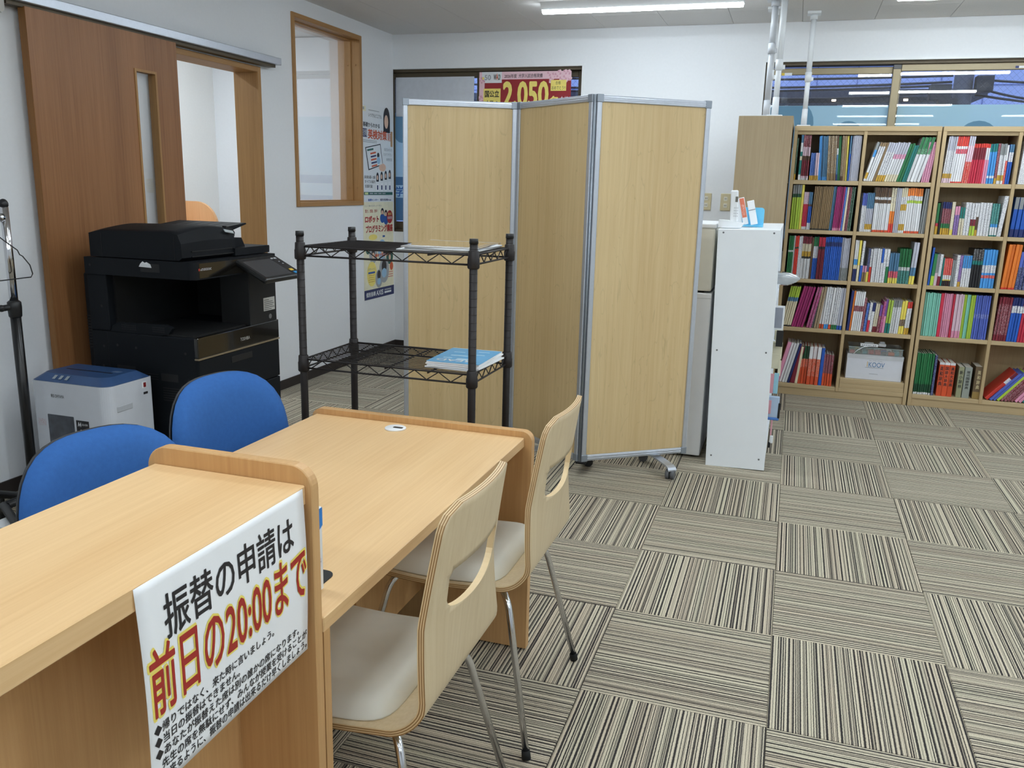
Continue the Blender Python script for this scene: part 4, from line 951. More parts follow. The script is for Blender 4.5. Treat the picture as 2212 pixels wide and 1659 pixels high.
bm = BM(); tube(bm, [(-2.83, -3.27, .012), (-2.82, -3.275, .10), (-2.795, -3.29, .135), (-2.60, -3.412, .138), (-2.48, -3.487, .13), (-2.46, -3.50, .012)], .016, n=10); obj('frame_tube', bm, M_black, bg)
bm = BM(); tube(bm, [(-2.782, -3.285, .135), (-2.786, -3.19, .135), (-2.79, -3.14, .10), (-2.79, -3.13, .012)], .013, n=10); obj('cross_tube', bm, M_black, bg)
bm = BM(); tube(bm, [(-2.84, -3.42, .012), (-2.80, -3.40, .12), (-2.70, -3.46, .125), (-2.66, -3.52, .012)], .014, n=10); obj('frame_tube', bm, M_black, bg)
# ================================================================ white shelf unit seen from its end, leaning a little
M_wsh = plain('white_melamine', (238, 243, 248), rough=.35, var=.012, scale=12)
ws = thing('white_shelf', 'white melamine shelf unit seen from its screwed end panel', 'shelf unit', (-.226, -1.336, 0), roty=math.radians(-1.35))
def wbox(n_, b, par=ws, m_=None, r=.0015):
    bm = BM(); rbox(bm, *b, r=r, seg=1); return obj(n_, bm, m_ or M_wsh, par, local=True)
ep = wbox('end_panel', (-.144, .144, 0, .018, .002, 1.188))
wbox('end_panel', (-.144, .144, .93, .948, .002, 1.188)); wbox('top_board', (-.144, .144, .018, .93, 1.170, 1.188)); wbox('bottom_board', (-.144, .144, .018, .93, .035, .053)); wbox('back_panel', (-.144, -.139, .018, .93, .053, 1.17))
for z in (.42, .80): wbox('shelf_board', (-.139, .142, .018, .93, z, z+.018))
for x in (-.118, .115):
    for z in (1.172, .60, .058):
        bm = BM(); cyl(bm, (x, .0005, z), (x, -.001, z), .0045, n=12); obj('screw_head', bm, plain('grey_screw', (110, 112, 116), metal=.5), ep, local=True)
# things poking out of the shelf's open front
def oddity(name, boxes, mats, label, cat, loc):
    t = thing(name, label, cat, loc)
    for (n_, b), m_ in zip(boxes, mats):
        bm = BM(); rbox(bm, *b, r=min(.004, (b[1]-b[0])/3, (b[3]-b[2])/3, (b[5]-b[4])/3), seg=1); obj(n_, bm, m_, t, local=True)
    return t
M_cream = plain('cream_plastic', (214, 208, 182), rough=.5); M_pinkp = plain('pink_paper', (222, 160, 170)); M_blup = plain('pale_blue_paper', (150, 200, 218)); M_bluer = plain('blue_rim', (80, 130, 205))
bm = BM(); prof = [(-.10, .028), (-.02, .034), (.02, .030), (.055, .018), (.075, .003)]
rings = []
for x, r in prof: rings.append([bm.verts.new((-.075+x, -1.20+1.6*r*math.cos(a)*(1+.15*math.sin(5*a)), .955+r*math.sin(a)*(1+.2*math.sin(3*a+x*40)))) for a in [2*math.pi*i/14 for i in range(14)]])
for a, b in zip(rings, rings[1:]):
    for i in range(14): bm.faces.new((a[i], a[(i+1) % 14], b[(i+1) % 14], b[i])).smooth = True
bm.faces.new(rings[0]); bm.faces.new(rings[-1]); bmesh.ops.recalc_face_normals(bm, faces=bm.faces)
onemesh('plastic_bag', bm, glass('crinkled_bag', haze=.7, haze_col=(225, 232, 238), refl=1.4), (-.12, -1.20, .93), 'crinkled translucent plastic bag poking out of the white shelf', 'plastic bag')
oddity('card_holder', [('sheet', (-.06, .02, 0, .004, 0, .12)), ('print', (-.055, .012, -.0015, 0, .01, .11))], [M_white, plain('grey_photo_print', (150, 155, 168))], 'white card with grey print standing in the white shelf front', 'card', (-0.077, -1.25, .705))
oddity('cream_clip', [('clip_body', (-.02, .018, 0, .03, 0, .05)), ('strap', (-.01, .022, -.004, .0, -.03, .05))], [M_cream, M_black], 'dark clip with cream body hanging on the white shelf front', 'clip', (-0.075, -1.26, .655))
oddity('cream_pouch', [('pouch', (-.03, .022, 0, .05, 0, .085)), ('flap', (-.03, .016, -.006, .0, -.045, .03)), ('cord', (.01, .024, -.008, -.002, -.08, .0))], [M_cream, M_cream, M_cream], 'cream pouch with looped cord hanging on the white shelf', 'pouch', (-0.074, -1.24, .555))
oddity('coloured_papers', [('pink_sheet', (-.04, -.012, 0, .003, 0, .10)), ('blue_sheet', (-.012, .010, 0, .003, 0, .105))], [M_pinkp, M_blup], 'pink and pale blue papers hanging on the white shelf front', 'papers', (-0.065, -1.25, .385))
oddity('zip_pouch', [('pouch', (-.05, .018, 0, .02, .0, .11)), ('blue_rim', (-.05, .022, -.003, .023, -.012, .002)), ('black_cord', (.014, .024, -.006, .004, .0, .08)), ('pink_tab', (-.05, -.02, -.004, 0, .02, .09))], [plain('clear_blue_pouch', (176, 196, 220), rough=.3), M_bluer, M_black, M_pinkp], 'clear zip pouch with bright blue rim on the white shelf front', 'pouch', (-0.058, -1.26, .262))
oddity('hanging_charm', [('strap', (-.01, -.002, 0, .006, .0, .09)), ('white_tip', (-.008, .008, -.002, .008, -.04, .0)), ('black_tip', (-.016, -.004, -.002, .006, -.065, -.035))], [M_pinkp, M_white, M_black], 'small white and black charm dangling lowest from the white shelf', 'charm', (-0.062, -1.26, .17))
# phone and card stand on its top
TOPZ = 1.19
ph = thing('cordless_phone', 'white cordless phone upright in its cradle on the white shelf', 'phone', (-.345, -1.22, TOPZ))
bm = BM(); prism(bm, [(-.06, 0), (.045, 0), (.062, .022), (.03, .026), (-.015, .034), (-.06, .036)], -.035, .035, 'XZ'); obj('cradle', bm, M_white, ph, local=True)
bm = BM(); rbox(bm, -.018, .018, -.012, .012, .026, .178, r=.007); bmesh.ops.transform(bm, matrix=Matrix.Translation((.012, 0, 0)) @ Matrix.Rotation(math.radians(-3), 4, 'Y'), verts=bm.verts); hs = obj('handset', bm, M_white, ph, local=True)
bm = BM(); box(bm, .018-.008, .022, -.0135, -.0125, .122, .148); obj('display', bm, plain('lcd_grey', (110, 108, 98)), hs, local=True)
bm = BM()
for i in range(3):
    for j in range(4): box(bm, .007+.0075*i, .0115+.0075*i, -.0134, -.0124, .052+.013*j, .058+.013*j)
obj('keypad', bm, plain('key_grey', (196, 198, 202)), hs, local=True)
cs = thing('card_stand', 'sky-blue plastic stand holding leaflets on the white shelf', 'card stand', (-.262, -1.02, TOPZ))
bm = BM(); prism(bm, round_rect(-.075, 0, .06, .095, .015, 5), .012, .022, 'XZ'); prism(bm, round_rect(-.075, 0, .06, .008, .002, 2), -.035, .03, 'XZ'); obj('stand', bm, plain('sky_blue_plastic', (110, 196, 232), rough=.3), cs, local=True)
for k, (x, lab, w, h, m_) in enumerate(((-.075, 'narrow white leaflet box leaning leftmost in the blue stand', .034, .125, M_white), (-.036, 'orange and white leaflet box leaning in the blue stand', .026, .135, plain('orange_print', (222, 122, 92))), (.002, 'white leaflet box leaning rightmost in the blue stand', .034, .12, M_white))):
    t = thing('leaflet_box', lab, 'leaflet', (-.262+x, -1.035, TOPZ+.0085), roty=math.radians(-14) if k else math.radians(-10), group='leaflets in the blue stand')
    bm = BM(); rbox(bm, 0, w, -.012-.012*k, -.001-.012*k+.0, 0, h, r=.0015, seg=1); obj('box', bm, M_white, t, local=True)
    if k == 1:
        bm = BM(); box(bm, .002, w-.002, -.0252, -.0242, .035, h-.004); pb = obj('orange_front', bm, m_, t, local=True)
        bm = BM(); box(bm, .006, w-.006, -.0257, -.0252, .045, .10); obj('printed_marks', bm, print_mat((222, 122, 92), (245, 235, 230), 'orange_leaflet'), pb, local=True)
    if k == 2: bm = BM(); box(bm, .0, w, -.0375, -.0362, h*.6, h*.6+.003); obj('fold_line', bm, plain('grey_line', (120, 124, 130)), t, local=True)
# white cabinet and ivory appliance behind the screen
wc = thing('white_cabinet', 'white steel cabinet half hidden behind the folding screen', 'cabinet', (-.63, -1.0, 0))
bm = BM(); rbox(bm, -.86, -.412, -1.238, -.78, .012, .862, r=.006); obj('body', bm, plain('off_white_steel', (236, 238, 241), rough=.4, var=.01), wc)
bm = BM(); box(bm, -.858, -.414, -1.239, -1.2375, .835, .837); obj('top_seam', bm, plain('seam_grey', (180, 182, 184)), wc)
for x in (-.82, -.45): bm = BM(); cyl(bm, (x, -1.19, 0), (x, -1.19, .014), .02, n=14); obj('foot', bm, M_black, wc)
for x in (-.82, -.45): bm = BM(); cyl(bm, (x, -.83, 0), (x, -.83, .014), .02, n=14); obj('foot', bm, M_black, wc)
ia = thing('ivory_appliance', 'ivory box-shaped appliance standing on the white cabinet', 'appliance', (-.63, -1.0, .868))
bm = BM(); rbox(bm, -.855, -.418, -1.235, -.80, .872, 1.182, r=.008); obj('case', bm, plain('ivory_steel', (230, 228, 216), rough=.45, var=.02), ia)
bm = BM(); rbox(bm, -.858, -.412, -1.238, -.795, 1.182, 1.205, r=.006); obj('top_plate', bm, M_white, ia)
for x in (-.80, -.47):
    for y in (-1.19, -.85): bm = BM(); cyl(bm, (x, y, .862), (x, y, .873), .015, n=12); obj('foot', bm, M_black, ia)
# wall sockets
M_ivory = plain('ivory_plate', (206, 194, 158), rough=.5)
for x, lab in ((-.681, 'ivory double wall socket half hidden by the folding screen edge'), (-.543, 'ivory double wall socket above the white shelf phone')):
    t = thing('wall_socket', lab, 'socket', (x, YB, 1.285), group='sockets on the back wall')
    bm = BM(); rbox(bm, -.036, .036, -.008, 0, -.061, .061, r=.004); pt = obj('plate', bm, M_ivory, t, local=True)
    for z in (-.024, .024):
        bm = BM(); rbox(bm, -.013, .013, -.010, -.007, z-.015, z+.015, r=.002, seg=1); obj('insert', bm, plain('socket_white', (225, 222, 208)), pt, local=True)
        bm = BM(); box(bm, -.006, -.003, -.0108, -.0098, z-.006, z+.006); box(bm, .003, .006, -.0108, -.0098, z-.006, z+.006); obj('slots', bm, M_black, pt, local=True)

# ================================================================ bookcases
M_shelf = wood('oak_melamine_x', (196, 174, 136), (178, 154, 116), 'X', rough=.5)
M_shelfz = wood('oak_melamine_z', (192, 169, 130), (174, 149, 110), 'Z', rough=.5)
M_cab = wood('oak_cabinet_side', (174, 156, 126), (152, 132, 102), 'Z', rough=.5, freq=1.3)
BOARD = [(.052, .080), (.446, .472), (.777, .802), (1.102, 1.127), (1.420, 1.447)]
BY0, BY1 = .473, .775
def bookcase(x0, x1, xm, label):
    t = thing('bookcase', label, 'bookcase', ((x0+x1)/2, (BY0+BY1)/2, 0), group='bookcases along the back wall')
    def part(n_, b, m_):
        bm = BM(); rbox(bm, *b, r=.0015, seg=1); return obj(n_, bm, m_, t)
    part('side_panel', (x0, x0+.022, BY0, BY1, 0, 1.757), M_shelfz); part('side_panel', (x1-.022, x1, BY0, BY1, 0, 1.757), M_shelfz)
    part('top_board', (x0, x1, BY0, BY1, 1.757, 1.788), M_shelf); part('top_rail', (x0+.022, x1-.022, BY0+.012, BY0+.03, 1.735, 1.757), M_shelf); part('back_panel', (x0+.022, x1-.022, BY1-.006, BY1, 0, 1.757), M_shelfz)
    part('plinth', (x0+.022, x1-.022, BY0+.012, BY0+.03, 0, .052), M_shelf)
    for z0, z1 in BOARD:
        for a, b in ((x0+.022, xm-.010), (xm+.010, x1-.022)): part('shelf_board', (a, b, BY0+.004, BY1-.006, z0, z1), M_shelf)
    part('divider', (xm-.010, xm+.010, BY0+.002, BY1-.006, .052, 1.757), M_shelfz)
    return t
b1 = bookcase(-.108, .766, .3275, 'oak bookcase full of workbooks left of the seam, beside the cabinet')
b2_ = bookcase(.774, 1.648, 1.205, 'oak bookcase full of books cut by the right picture edge')
for z0, z1 in ((.0805, .112), (.1125, .146)):
    bm = BM(); rbox(bm, .340, .742, BY0+.006, BY1-.008, z0, z1, r=.0015, seg=1)
    tag(onemesh('loose_board', bm, M_shelf, (.54, .62, z0)), ('lower spare oak shelf board lying under the white kit box', 'upper spare oak shelf board lying under the white kit box')[z0 > .1], 'board', 'spare boards under the kit box')
# tall cabinet standing end-on, open towards the right
tc_ = thing('tall_cabinet', 'tall oak bookcase standing end-on beside the wall with braces on top', 'bookcase', (-.275, .25, 0))
TX0, TX1, TY0, TY1, TZ = -.424, -.114, -.15, .66, 1.80
for n_, b, m_ in (('side_panel', (TX0, TX1, TY0, TY0+.022, 0, TZ), M_cab), ('side_panel', (TX0, TX1, TY1-.022, TY1, 0, TZ), M_cab), ('top_board', (TX0, TX1, TY0+.022, TY1-.022, TZ-.03, TZ), M_cab),
                  ('back_panel', (TX0, TX0+.006, TY0+.022, TY1-.022, 0, TZ-.03), M_cab)):
    bm = BM(); rbox(bm, *b, r=.0015, seg=1); obj(n_, bm, m_, tc_)
for z0, z1 in BOARD:
    bm = BM(); rbox(bm, TX0+.006, TX1-.004, TY0+.022, TY1-.022, z0, z1, r=.0015, seg=1); obj('shelf_board', bm, M_cab, tc_)
for k, (x, y, z0, h) in enumerate(((-.135, -.02, 1.128, .26), (-.134, .1, .803, .25), (-.137, .0, 1.448, .25))):
    bm = BM(); box(bm, x-.2, x, y, y+.10, z0, z0+h); onemesh('binder', bm, plain('grey_binder', (120, 128, 140)), (x-.1, y+.05, z0), ('grey binder on the second shelf of the end-on tall bookcase', 'grey binder on the third shelf of the end-on tall bookcase', 'grey binder on the top shelf of the end-on tall bookcase')[k], 'binder', 'binders in the tall bookcase')
# tension braces up to the ceiling
M_brace = plain('white_brace', (224, 228, 232), rough=.35, var=.01)
def brace(x, y, zb, label, r=.0165, plate=(.10, .06), zj=.3, m_=None):
    m_ = m_ or M_brace
    t = thing('tension_brace', label, 'brace pole', (x, y, zb), group='ceiling braces on the bookcases'); H = ZC-zb
    bm = BM(); rbox(bm, -plate[0]/2, plate[0]/2, -plate[1]/2, plate[1]/2, 0, .012, r=.003); obj('base_plate', bm, m_, t, local=True)
    bm = BM(); rbox(bm, -plate[0]/2, plate[0]/2, -.05, .05, H-.016, H, r=.003); obj('ceiling_plate', bm, m_, t, local=True)
    bm = BM(); cyl(bm, (0, 0, .01), (0, 0, .115), r*1.25, r*1.15, n=18); obj('socket', bm, m_, t, local=True)
    bm = BM(); cyl(bm, (0, 0, .11), (0, 0, H*zj+.05), r, n=18); obj('lower_tube', bm, m_, t, local=True)
    bm = BM(); cyl(bm, (0, 0, H*zj), (0, 0, H*zj+.06), r*1.35, n=18); rbox(bm, r*.8, r*2.1, -.008, .008, H*zj+.005, H*zj+.03, r=.003); obj('lock_collar', bm, m_, t, local=True)
    bm = BM(); cyl(bm, (0, 0, H*zj+.05), (0, 0, H-.03), r*1.12, n=18); obj('upper_tube', bm, m_, t, local=True)
    bm = BM(); cyl(bm, (0, 0, H-.045), (0, 0, H-.014), r*1.5, n=18); obj('top_cap', bm, m_, t, local=True)
    return t
brace(-.225, -.04, TZ, 'white brace pole nearest the viewer on the tall bookcase, right of the pair', plate=(.09, .08), zj=.38)
brace(-.283, .14, TZ, 'greyish brace pole leftmost on the tall bookcase', plate=(.10, .10), zj=.55, m_=plain('grey_brace', (190, 194, 200), rough=.3))
brace(-.287, .42, TZ, 'white brace pole farthest back on the tall bookcase', plate=(.10, .08), zj=.38)
brace(-.055, .60, 1.788, 'white brace pole standing alone on the left bookcase', plate=(.085, .10), zj=.4, r=.0155)
bm = BM(); rbox(bm, -.42, -.20, -.145, .0, TZ, TZ+.004, r=.001, seg=1); onemesh('brace_board', bm, M_brace, (-.31, -.07, TZ), 'flat white plate under the brace poles on the tall bookcase', 'plate')

# ================================================================ books
CK = dict(G=(40, 120, 70), g=(24, 74, 48), T=(24, 122, 116), M=(122, 30, 48), m=(166, 44, 112), B=(34, 92, 190), b=(28, 42, 104), S=(78, 124, 160), L=(72, 152, 222), N=(146, 120, 84), n=(92, 66, 46),
          Y=(236, 218, 96), O=(232, 126, 44), R=(214, 58, 46), r=(202, 44, 72), P=(226, 152, 182), K=(32, 32, 36), W=(230, 231, 234), A=(192, 194, 208), C=(226, 216, 186), D=(206, 162, 54), V=(112, 74, 152),
          I=(134, 202, 184), E=(172, 202, 66), U=(84, 104, 192), H=(230, 202, 216), Q=(216, 84, 46), Z=(142, 146, 146))
NAMES = dict(G='green', g='dark green', T='teal', M='maroon', m='magenta', B='blue', b='navy', S='steel-blue', L='light blue', N='tan', n='brown', Y='yellow', O='orange', R='red', r='crimson', P='pink', K='black', W='white',
             A='pale lilac', C='cream', D='gold', V='violet', I='mint', E='lime', U='periwinkle', H='pale pink', Q='orange-red', Z='grey')
M_page = plain('page_block', (222, 218, 206), rough=.9)
def cover_mat(c, key):
    name = 'cover_'+key
    if name in MATS: return MATS[name]
    m = plain(name, c, rough=.42, var=.03); nt = m.node_tree; b = nt.nodes['Principled BSDF']; src = b.inputs['Base Color'].links[0].from_socket
    oi = nd(nt, 'ShaderNodeObjectInfo'); mr = nd(nt, 'ShaderNodeMapRange'); mr.inputs['To Min'].default_value = .82; mr.inputs['To Max'].default_value = 1.08; nt.links.new(oi.outputs['Random'], mr.inputs['Value'])
    vm = nd(nt, 'ShaderNodeVectorMath', operation='SCALE'); nt.links.new(src, vm.inputs[0]); nt.links.new(mr.outputs[0], vm.inputs['Scale']); nt.links.new(vm.outputs[0], b.inputs['Base Color'])
    return m
def cmat(k, pr=False):
    c = CK[k]
    if not pr: return cover_mat(c, NAMES[k].replace(' ', '_'))
    lum = sum(c)/3; return print_mat(c, (110, 110, 124) if lum > 140 else (226, 226, 226), NAMES[k].replace(' ', '_'))
def ordn(n):
    return '%d%s' % (n, 'th' if 10 < n % 100 < 14 else {1: 'st', 2: 'nd', 3: 'rd'}.get(n % 10, 'th'))
def book_mesh(w, h, d, segs, pivot):
    """cover wraps three sides, page block set back at top, tail and fore-edge; the spine carries its printed bands"""
    x0, x1 = ((-w, 0), (0, w))[pivot]; bm = BM(); ct_ = min(.0012, w*.2)
    mats = [segs[0][2]]; main = max(segs, key=lambda q: q[0])[2]; mats = [main, M_page]
    box(bm, x0, x0+ct_, 0, d, 0, h, 0); box(bm, x1-ct_, x1, 0, d, 0, h, 0)
    box(bm, x0+ct_, x1-ct_, .0012, d-.003, .003, h-.003, 1)
    z = 0
    for f, k, m_ in segs:
        if m_ not in mats: mats.append(m_)
        mi = mats.index(m_); z1 = min(h, z+f*h)
        bl = .12*w
        pts = [(x0, 0), (x0+bl, -.0012), (x1-bl, -.0012), (x1, 0)]
        for (xa, ya), (xb, yb) in zip(pts, pts[1:]):
            bm.faces.new([bm.verts.new(p) for p in ((xa, ya, z), (xb, yb, z), (xb, yb, z1), (xa, ya, z1))]).material_index = mi
        z = z1
    me = bpy.data.meshes.new('book'); bm.to_mesh(me); bm.free()
    for m_ in mats: me.materials.append(m_)
    return me
SEG = re.compile(r'([A-Za-z])(\*?)(\d+)')
NB = [0]
REC = []
def shelf_run(x0, x1, zf, H, groups, where, y=.492, d=.19):
    """groups: ('gap', width) or (width share, count, height share, spine bands bottom to top, lean in degrees, +right)"""
    tot = sum(g_[1] if g_[0] == 'gap' else g_[0] for g_ in groups); k = (x1-x0)/tot; x = x0; idx = 0
    for g_ in groups:
        if g_[0] == 'gap': x += g_[1]*k; continue
        share_, n, hs, bands, lean = g_
        raw = [(a, b, int(c)) for a, b, c in SEG.findall(bands)]; s_ = sum(q[2] for q in raw)
        segs = [(c/s_, a, cmat(a, b == '*')) for a, b, c in raw]; main = max(raw, key=lambda q: q[2])[0]
        for i in range(n):
            idx += 1; NB[0] += 1
            pitch = share_*k/n; a = math.radians(lean); w = pitch*math.cos(a)*.87; h = H*hs*(1+random.uniform(-.008, .008))
            me = book_mesh(w, h, d*random.uniform(.94, 1.0), segs, 0 if lean > 0 else 1)
            loc = (x+pitch*.95 if lean > 0 else x+pitch*.05, y+random.uniform(-.007, .008), zf+.0003)
            thick = 'thin' if w < .009 else 'thick' if w > .02 else 'slim'
            REC.append((w*h if x < 1.36+(1.45-zf)*.08 else 0, me, loc, a, f'{thick} {NAMES[main]} book, {ordn(idx)} from left, {where}', 'books ' + where))
            x += pitch
def place_books(limit=293):
    """the books that show largest stand as things of their own; the thinnest remaining ones are one object"""
    order = sorted(range(len(REC)), key=lambda i: -REC[i][0]); keep = set(order[:limit]); rest = BM(); mats = []
    for i, (ar, me, loc, a, lab, grp) in enumerate(REC):
        if i in keep:
            o = bpy.data.objects.new('book', me); COL.objects.link(o); o.location = loc; o.rotation_euler = (0, a, 0); tag(o, lab, 'book', grp); continue
        t = BM(); t.from_mesh(me); mp = []
        for m_ in me.materials:
            if m_ not in mats: mats.append(m_)
            mp.append(mats.index(m_))
        for f in t.faces: f.material_index = mp[f.material_index]
        bmesh.ops.transform(t, matrix=Matrix.Translation(loc) @ Matrix.Rotation(a, 4, 'Y'), verts=t.verts)
        m2 = bpy.data.meshes.new('x'); t.to_mesh(m2); t.free(); rest.from_mesh(m2); bpy.data.meshes.remove(m2); bpy.data.meshes.remove(me)
    if len(rest.verts): tag(obj('thin_books', rest, mats), 'remaining thinnest workbooks wedged between the other books', 'books', kind='stuff')
c1 = (-.084, .316); c2 = (.339, .742); c3 = (.797, 1.193); c4 = (1.217, 1.50)
RZ = {1: 1.4475, 2: 1.1275, 3: .8025, 4: .4725, 5: .0805}
RN = {1: 'top shelf', 2: 'second shelf', 3: 'third shelf', 4: 'fourth shelf', 5: 'bottom shelf'}
def W_(r, half, case): return f'{RN[r]}, {half} half of {case} bookcase'
HH = .288
shelf_run(*c1, RZ[1], HH, [(35, 1, .93, 'D14g*86', 0), ('gap', 60), (62, 1, .98, 'W4W8T32C9T10W20S17', 0), (185, 4, .98, 'W4H5M36n9H20M*26', 0), ('gap', 25), (130, 3, .60, 'D17B*83', 0), (90, 2, .60, 'D17H83', -1),
    (62, 2, .97, 'L100', -3), (150, 4, .97, 'L8S92', -3), (210, 5, .97, 'N16N*84', -3), (42, 1, .97, 'b14S44W*14n28', -3), (62, 2, .97, 'G100', -3), (60, 2, .97, 'n10N*90', -2), (58, 1, .97, 'N100', -2), (48, 1, .97, 'Y100', -2), (44, 1, .97, 'B60S40', -1), (215, 7, .98, 'A100', 0), ('gap', 20)], W_(1, 'left', 'left'))
shelf_run(*c1, RZ[2], HH, [('gap', 8), (130, 4, 1.0, 'E72g8Z*20', 0), (40, 1, 1.0, 'Y100', 0), (75, 4, .84, 'W8r60H*32', 0), (52, 2, .84, 'W18B44n6S32', 0), (275, 11, .98, 'K3N12N85', 1.5), (45, 2, .98, 'S100', 1.5), (120, 5, .98, 'P6m94', 1.5), (28, 1, .98, 'B*100', 1.5), (28, 1, .98, 'C100', 1.5), (40, 2, .98, 'M*100', 1.5), (52, 2, .98, 'g*100', 1.5), ('gap', 36)], W_(2, 'left', 'left'))
shelf_run(*c1, RZ[3], HH, [('gap', 14), (50, 3, .98, 'G62W4G34', 0), (14, 1, .98, 'W100', 0), (36, 2, .98, 'R70g4R26', 0), (36, 3, .97, 'W*100', 0), (88, 6, .97, 'W48K5D12C18M17', 0), (20, 1, .96, 'n100', 0), (48, 3, .97, 'B50W*28G22', 0), (62, 4, .97, 'M72K6r22', 0), (160, 9, .98, 'B78b10B12', 0), (78, 5, .97, 'Z30A70', 0), ('gap', 6)], W_(3, 'left', 'left'))
shelf_run(*c1, RZ[4], HH, [('gap', 10), (100, 5, .96, 'K3C60S10E27', 9), (115, 5, .98, 'm100', 12), ('gap', 28), (50, 2, .98, 'm*100', 10), (22, 1, .98, 'K*100', 6), (48, 2, .98, 'N*100', 6), (44, 2, .98, 'Q11W89', 3), (42, 2, .98, 'L11W*89', 3), (26, 1, .98, 'Q11W89', 3), (52, 3, .98, 'G11W*89', 3), (50, 2, .98, 'B10A90', 2), ('gap', 4)], W_(4, 'left', 'left'))
HB = .33
shelf_run(*c1, RZ[5], HB, [('gap', 6), (42, 1, .87, 'P100', 12), (80, 3, .86, 'W100', 12), (26, 1, .86, 'b100', 12), (50, 1, .80, 'M100', 11), (30, 1, .78, 'C100', 5), (84, 3, .80, 'Q44Q*22g34', 1.5), (120, 3, .80, 'Q22Q*46W32', 1), (36, 1, .78, 'B100', 1), (100, 4, .66, 'Q40M*60', 0), ('gap', 40)], W_(5, 'left', 'left'))
shelf_run(*c2, RZ[1], HH, [('gap', 4), (26, 1, .86, 'W6D16W40L18Z20', 14), (58, 3, .86, 'W70W*20N10', 15), (26, 1, .86, 'N100', 15), (80, 4, .86, 'D16W*60A24', 14), (110, 5, .86, 'C18W40P*12A30', 14), (48, 2, .84, 'G100', 14), (42, 2, .80, 'T100', 13), (120, 4, .97, 'W62G*12G26', 13), ('gap', 10), (72, 4, .86, 'P*100', 5), ('gap', 16)], W_(1, 'right', 'left'))
shelf_run(*c2, RZ[2], HH, [('gap', 8), (22, 1, .85, 'K100', 0), (60, 3, .85, 'W*68U32', 0), (88, 4, .86, 'W6D14A40S40', 0), ('gap', 4), (200, 9, .98, 'Q5W60n8W*6n21', 0), (60, 2, .98, 'R20O28C18C*34', 0), (60, 3, .98, 'A100', 0), (72, 3, .98, 'W6D14W30D14W*16C20', 0), (185, 7, .98, 'Q5W62E6W*10O17', 0), (66, 3, .98, 'Z100', 2)], W_(2, 'right', 'left'))
shelf_run(*c2, RZ[3], HH, [('gap', 6), (44, 2, .93, 'b30C10L14W46', 0), (26, 1, .93, 'C40Y60', 0), (30, 1, .92, 'B40W*60', 1), (44, 2, .76, 'N28P*20K52', 1), (28, 1, .76, 'Y30b*70', 0), (26, 1, .75, 'R46W*54', 0), (90, 4, .76, 'W*100', 0), (26, 1, .77, 'W*58B42', 0), (30, 1, .76, 'W*100', 0), (32, 1, .76, 'G48W*52', 0), (100, 4, .68, 'Y18r*22S60', 0), (115, 8, .78, 'T*38W*10G52', 0), (58, 2, .93, 'Y20S20A60', 2), ('gap', 40)], W_(3, 'right', 'left'))
shelf_run(*c2, RZ[4], HH, [('gap', 6), (30, 1, .93, 'b100', 2), (20, 1, .93, 'O100', 2), (100, 5, .92, 'W50M*14W36', 2), (26, 1, .78, 'M*100', 2), (30, 1, .66, 'B*100', 3), (30, 1, .68, 'r40W*60', 3), (34, 1, .68, 'W*70b30', 3), (44, 2, .66, 'M20C*80', 3), (28, 1, .64, 'M*60V40', 3), (28, 1, .72, 'm*100', 3), (26, 1, .78, 'P50V50', 2), (52, 2, .76, 'T30E*70', 2), (88, 4, .76, 'W*80Z20', 2), (56, 2, .76, 'Y24n*20Y56', 2), (52, 2, .75, 'D20W*60R20', 2), ('gap', 26)], W_(4, 'right', 'left'))
shelf_run(*c3, RZ[1], HH, [('gap', 6), (100, 5, .98, 'H10D10W*50A30', 3), (125, 5, .98, 'R3W60r*10W6R21', 3), (70, 3, .98, 'R*46H34A20', 3), (150, 6, .83, 'r60M30R10', 2), (48, 2, .83, 'P60W30R10', 1), (80, 3, .83, 'L14W6L60T20', 0), (28, 1, .83, 'D14M*86', 0), (70, 3, .83, 'W8D14W*50Z28', 0), (24, 1, .80, 'R*60W40', 0), (50, 2, .82, 'B56W*24S20', 1), ('gap', 22)], W_(1, 'left', 'right'))
shelf_run(*c3, RZ[2], HH, [('gap', 6), (30, 1, .68, 'D26r10G64', 0), (22, 1, .70, 'K100', 0), (90, 4, .70, 'D20G14M*46b20', 0), (34, 1, .71, 'Y16C*84', 0), (50, 2, .62, 'V*70P30', 0), (48, 2, .60, 'C*60T40', 0), (60, 2, .71, 'W*100', 0), (52, 2, .70, 'E30M20W*50', 0), (26, 1, .70, 'D18n40W42', 0), (115, 4, .71, 'W*100', 0), (70, 3, .70, 'T4W24L10T*62', 0), (44, 1, .86, 'W*100', 4), ('gap', 24)], W_(2, 'left', 'right'))
shelf_run(*c3, RZ[3], HH, [('gap', 4), (26, 1, .84, 'B100', 2), (40, 1, .70, 'E30G70', 2), (36, 2, .70, 'H40Z*60', 1), (36, 1, .70, 'M30W*70', 1), (20, 1, .62, 'T100', 1), (90, 4, .61, 'K20Y4W16R*60', 0), (40, 2, .58, 'Z*100', 0), (36, 1, .69, 'W*100', 0), (34, 1, .69, 'D16V*84', 0), (96, 4, .69, 'W*60L40', 0), (110, 4, .84, 'K60T10K*30', 0), (150, 5, .84, 'L26R*8L6W*20L40', 0), ('gap', 18)], W_(3, 'left', 'right'))
shelf_run(*c3, RZ[4], HH, [('gap', 6), (140, 8, .98, 'I16I84', 0), (30, 1, .98, 'r100', 0), (80, 5, .98, 'P16P84', 0), (20, 1, .98, 'r100', 0), (80, 5, .98, 'P16H84', 0), (24, 2, .98, 'E100', 0), (34, 2, .98, 'I100', 0), (44, 2, .98, 'E100', 0), (130, 7, .98, 'U48U*10U42', 0), ('gap', 16)], W_(4, 'left', 'right'))
HB2 = .30
